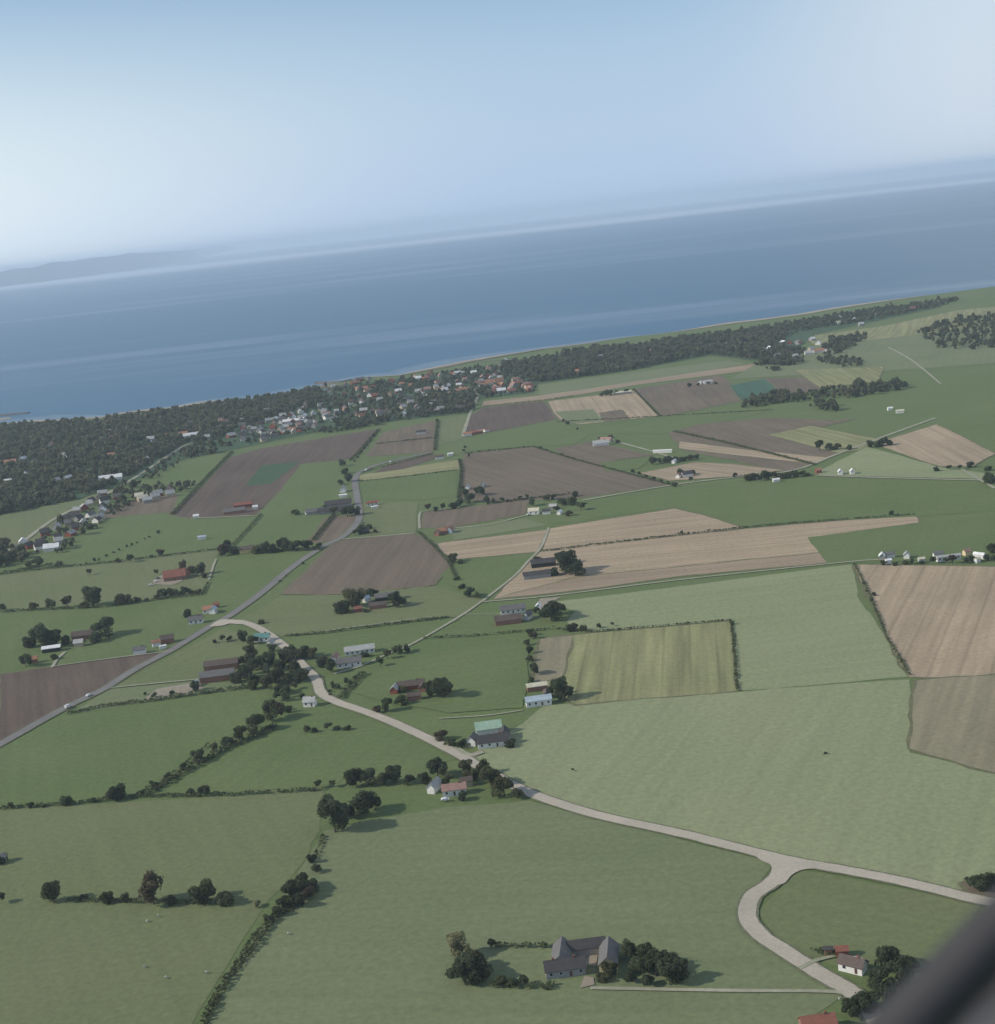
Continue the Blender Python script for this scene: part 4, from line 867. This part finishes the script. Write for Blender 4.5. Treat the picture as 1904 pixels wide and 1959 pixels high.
carwhite = mat('car_paint', (.75,.75,.76), rough=.3, spec=.5, amt=.05); tyre = mat('tyre', (.03,.03,.03)); cardark = mat('car_paint_dark', (.06,.065,.08), rough=.3, spec=.5)
def car(u, v, ang, label, paint=None, z=.85, van=False):
    p = P(u, v, z); t = empty('van' if van else 'car', p, R(ang)); tag(t, label, 'van' if van else 'car', 'cars'); L = 5.2 if van else 4.4; hh = 2.2 if van else 1.45
    prof = [(-L/2,.35),(L/2,.35),(L/2,.8),(L*.3,1.0),(L*.16,hh),(-L*(.5 if van else .32),hh),(-L/2,.95)]; n_ = len(prof)
    v_ = [(x, -.9, z_) for x, z_ in prof]+[(x, .9, z_) for x, z_ in prof]
    bd = meshobj('body', v_, [tuple(range(n_)), tuple(range(2*n_-1, n_-1, -1))]+[((i+1) % n_, i, n_+i, n_+(i+1) % n_) for i in range(n_)], paint or carwhite, t)
    meshobj('windscreen', [(L*.29,-.75,1.04),(L*.29,.75,1.04),(L*.18,.7,hh-.07),(L*.18,-.7,hh-.07)], [(0,1,2,3)], glass, t)
    for x in (-L*.31, L*.31):
        for y in (-.85, .85):
            vv = []; ff = []; ns = 12
            for yy in (-.11, .11): vv += [(x+.33*math.cos(6.283*i/ns), y+yy, .33+.33*math.sin(6.283*i/ns)) for i in range(ns)]
            ff = [tuple(range(ns)), tuple(range(2*ns-1, ns-1, -1))]+[(i, (i+1) % ns, ns+(i+1) % ns, ns+i) for i in range(ns)]
            meshobj('wheel', vv, ff, tyre, t)
def roadang(a, b_):
    d = P(*b_)-P(*a); return math.degrees(math.atan2(d.y, d.x))
car(131,1353,roadang((130,1352),(200,1318)),'white van driving on the main road beside the ploughed triangle',van=True)
car(170,1331,roadang((130,1352),(200,1318)),'small white car on the main road ahead of the white van')
car(702,900,roadang((700,898),(750,882)),'white van on the narrow road above the hamlet',van=True)
car(748,884,roadang((700,898),(750,882)),'white car farther along the narrow road above the hamlet')
car(695,1000,roadang((680,1005),(688,985)),'dark car near the fork of the main road',cardark)
car(300,1113,20,'white car parked on the tan yard left of the red-roofed farm'); car(289,1120,10,'white car parked at the lower left of the tan yard')
car(303,1107,15,'dark car parked behind the white one on the tan yard',cardark)
car(771,1546-28,10,'white car parked in the garden left of the brick farm') if False else None
car(1012,985,30,'white car parked beside the cream-roofed farm'); car(732,1156,0,'white van parked between the two buildings of the meadow farm',van=True)
car(1640,1838,-20,'white car parked behind the white house at the road loop'); car(852,1531,5,'white car standing below the brick farm')
wrap = mat('bale_wrap', (.5,.5,.47), rough=.4)
def bale(u, v, label):
    vv = []; ff = []; ns = 14; p = P(u, v, .45)
    prof = [(-.5,.35),(-.45,.45),(.45,.45),(.5,.35)]
    for x, r_ in prof: vv += [(x, r_*math.cos(6.283*i/ns), .5+r_*math.sin(6.283*i/ns)) for i in range(ns)]
    for k in range(3): ff += [(k*ns+i, k*ns+(i+1) % ns, (k+1)*ns+(i+1) % ns, (k+1)*ns+i) for i in range(ns)]
    ff += [tuple(range(ns)), tuple(range(4*ns-1, 3*ns-1, -1))]
    o = meshobj('bale', vv, ff, wrap); o.location = p; o.rotation_euler = (0, 0, random.uniform(0, 3)); tag(o, label, 'bale', 'white specks in the pastures')
for u, v, l in ((282,1763,'left white bale below the pasture row'),(303,1753,'right white bale below the pasture row'),(318,1871,'brightest white bale low in the left pasture'),(395,1861,'white bale left of the overgrown ditch'),
   (277,1850,'small pale bale in the lower left pasture'),(552,1787,'white bale right of the overgrown ditch'),(28,1318-200,'white bale at the left edge above the hedge row'),(34,1150+220,'x'),(594,1503-200,'y'),(1607,1912,'white bale above the red tiled barn'),(594,1298,'z')):
    if len(l) > 2: bale(u, v, l)

#@@PLANE
# ------------------------------------------------------------------ the aeroplane window the photo is taken through
def C(u, v, d):
    return CAM + (fw + RT*((u-CX)/FPX) - UP*((v-CY)/FPX))*d
frm = mat('window_rubber', (.045,.045,.05), (.06,.058,.06), scale=(8, 60), rough=.6, amt=.4)
trm = mat('cabin_trim', (.46,.36,.30), (.50,.40,.33), scale=(8, 80), rough=.8, amt=.4)
def bar(name, a0, a1, b0, b1, d, th, m, parent):
    n_ = 14; v = []; f = []
    for i in range(n_+1):
        t = i/n_; bow = math.sin(math.pi*t)*10
        A = (a0[0]+(a1[0]-a0[0])*t+bow*.4, a0[1]+(a1[1]-a0[1])*t+bow*.4); Bq = (b0[0]+(b1[0]-b0[0])*t, b0[1]+(b1[1]-b0[1])*t)
        Am = (A[0]*.8+Bq[0]*.2, A[1]*.8+Bq[1]*.2); Bm = (A[0]*.2+Bq[0]*.8, A[1]*.2+Bq[1]*.8)
        for q, dd in ((A, d), (Am, d-th*.5), (Bm, d-th*.5), (Bq, d), (Bq, d+th), (A, d+th)): v.append(C(q[0], q[1], dd))
    for i in range(n_):
        for j in range(6): f.append((i*6+j, i*6+(j+1) % 6, (i+1)*6+(j+1) % 6, (i+1)*6+j))
    f += [tuple(range(6)), tuple(range(n_*6+5, n_*6-1, -1))]
    base = C(1800, 1900, d); o = meshobj(name, [q-base for q in v], f, m, parent, smooth=True); return o
win = empty('aircraft_window', C(1800, 1900, .2)); tag(win, 'dark blurred frame of the aeroplane window across the lower right corner', 'window')
bar('frame', (2500,1100), (1420,2180), (2600,1138), (1600,2218), .2, .014, frm, win)
bar('trim', (2560,1090), (1560,2170), (3300,1500), (2100,2500), .222, .012, trm, win)

# ------------------------------------------------------------------ air
v, f = boxv(-56000, 56000, -4000, 56000, -8, max(HTOP, H)+5)
hz = bpy.data.materials.new('haze_air'); hz.use_nodes = True; n_ = hz.node_tree; n_.nodes.clear()
pv = n_.nodes.new('ShaderNodeVolumePrincipled'); pv.inputs['Color'].default_value = (.70, .84, .98, 1); pv.inputs['Density'].default_value = 5.4e-5; pv.inputs['Anisotropy'].default_value = .1
ho = n_.nodes.new('ShaderNodeOutputMaterial'); n_.links.new(pv.outputs[0], ho.inputs['Volume'])
hb = meshobj('haze', v, f, hz); tag(hb, 'pale blue haze filling the air over land and sea', 'haze', kind='stuff')
print('trees', NT[0], 'HTOP', HTOP)
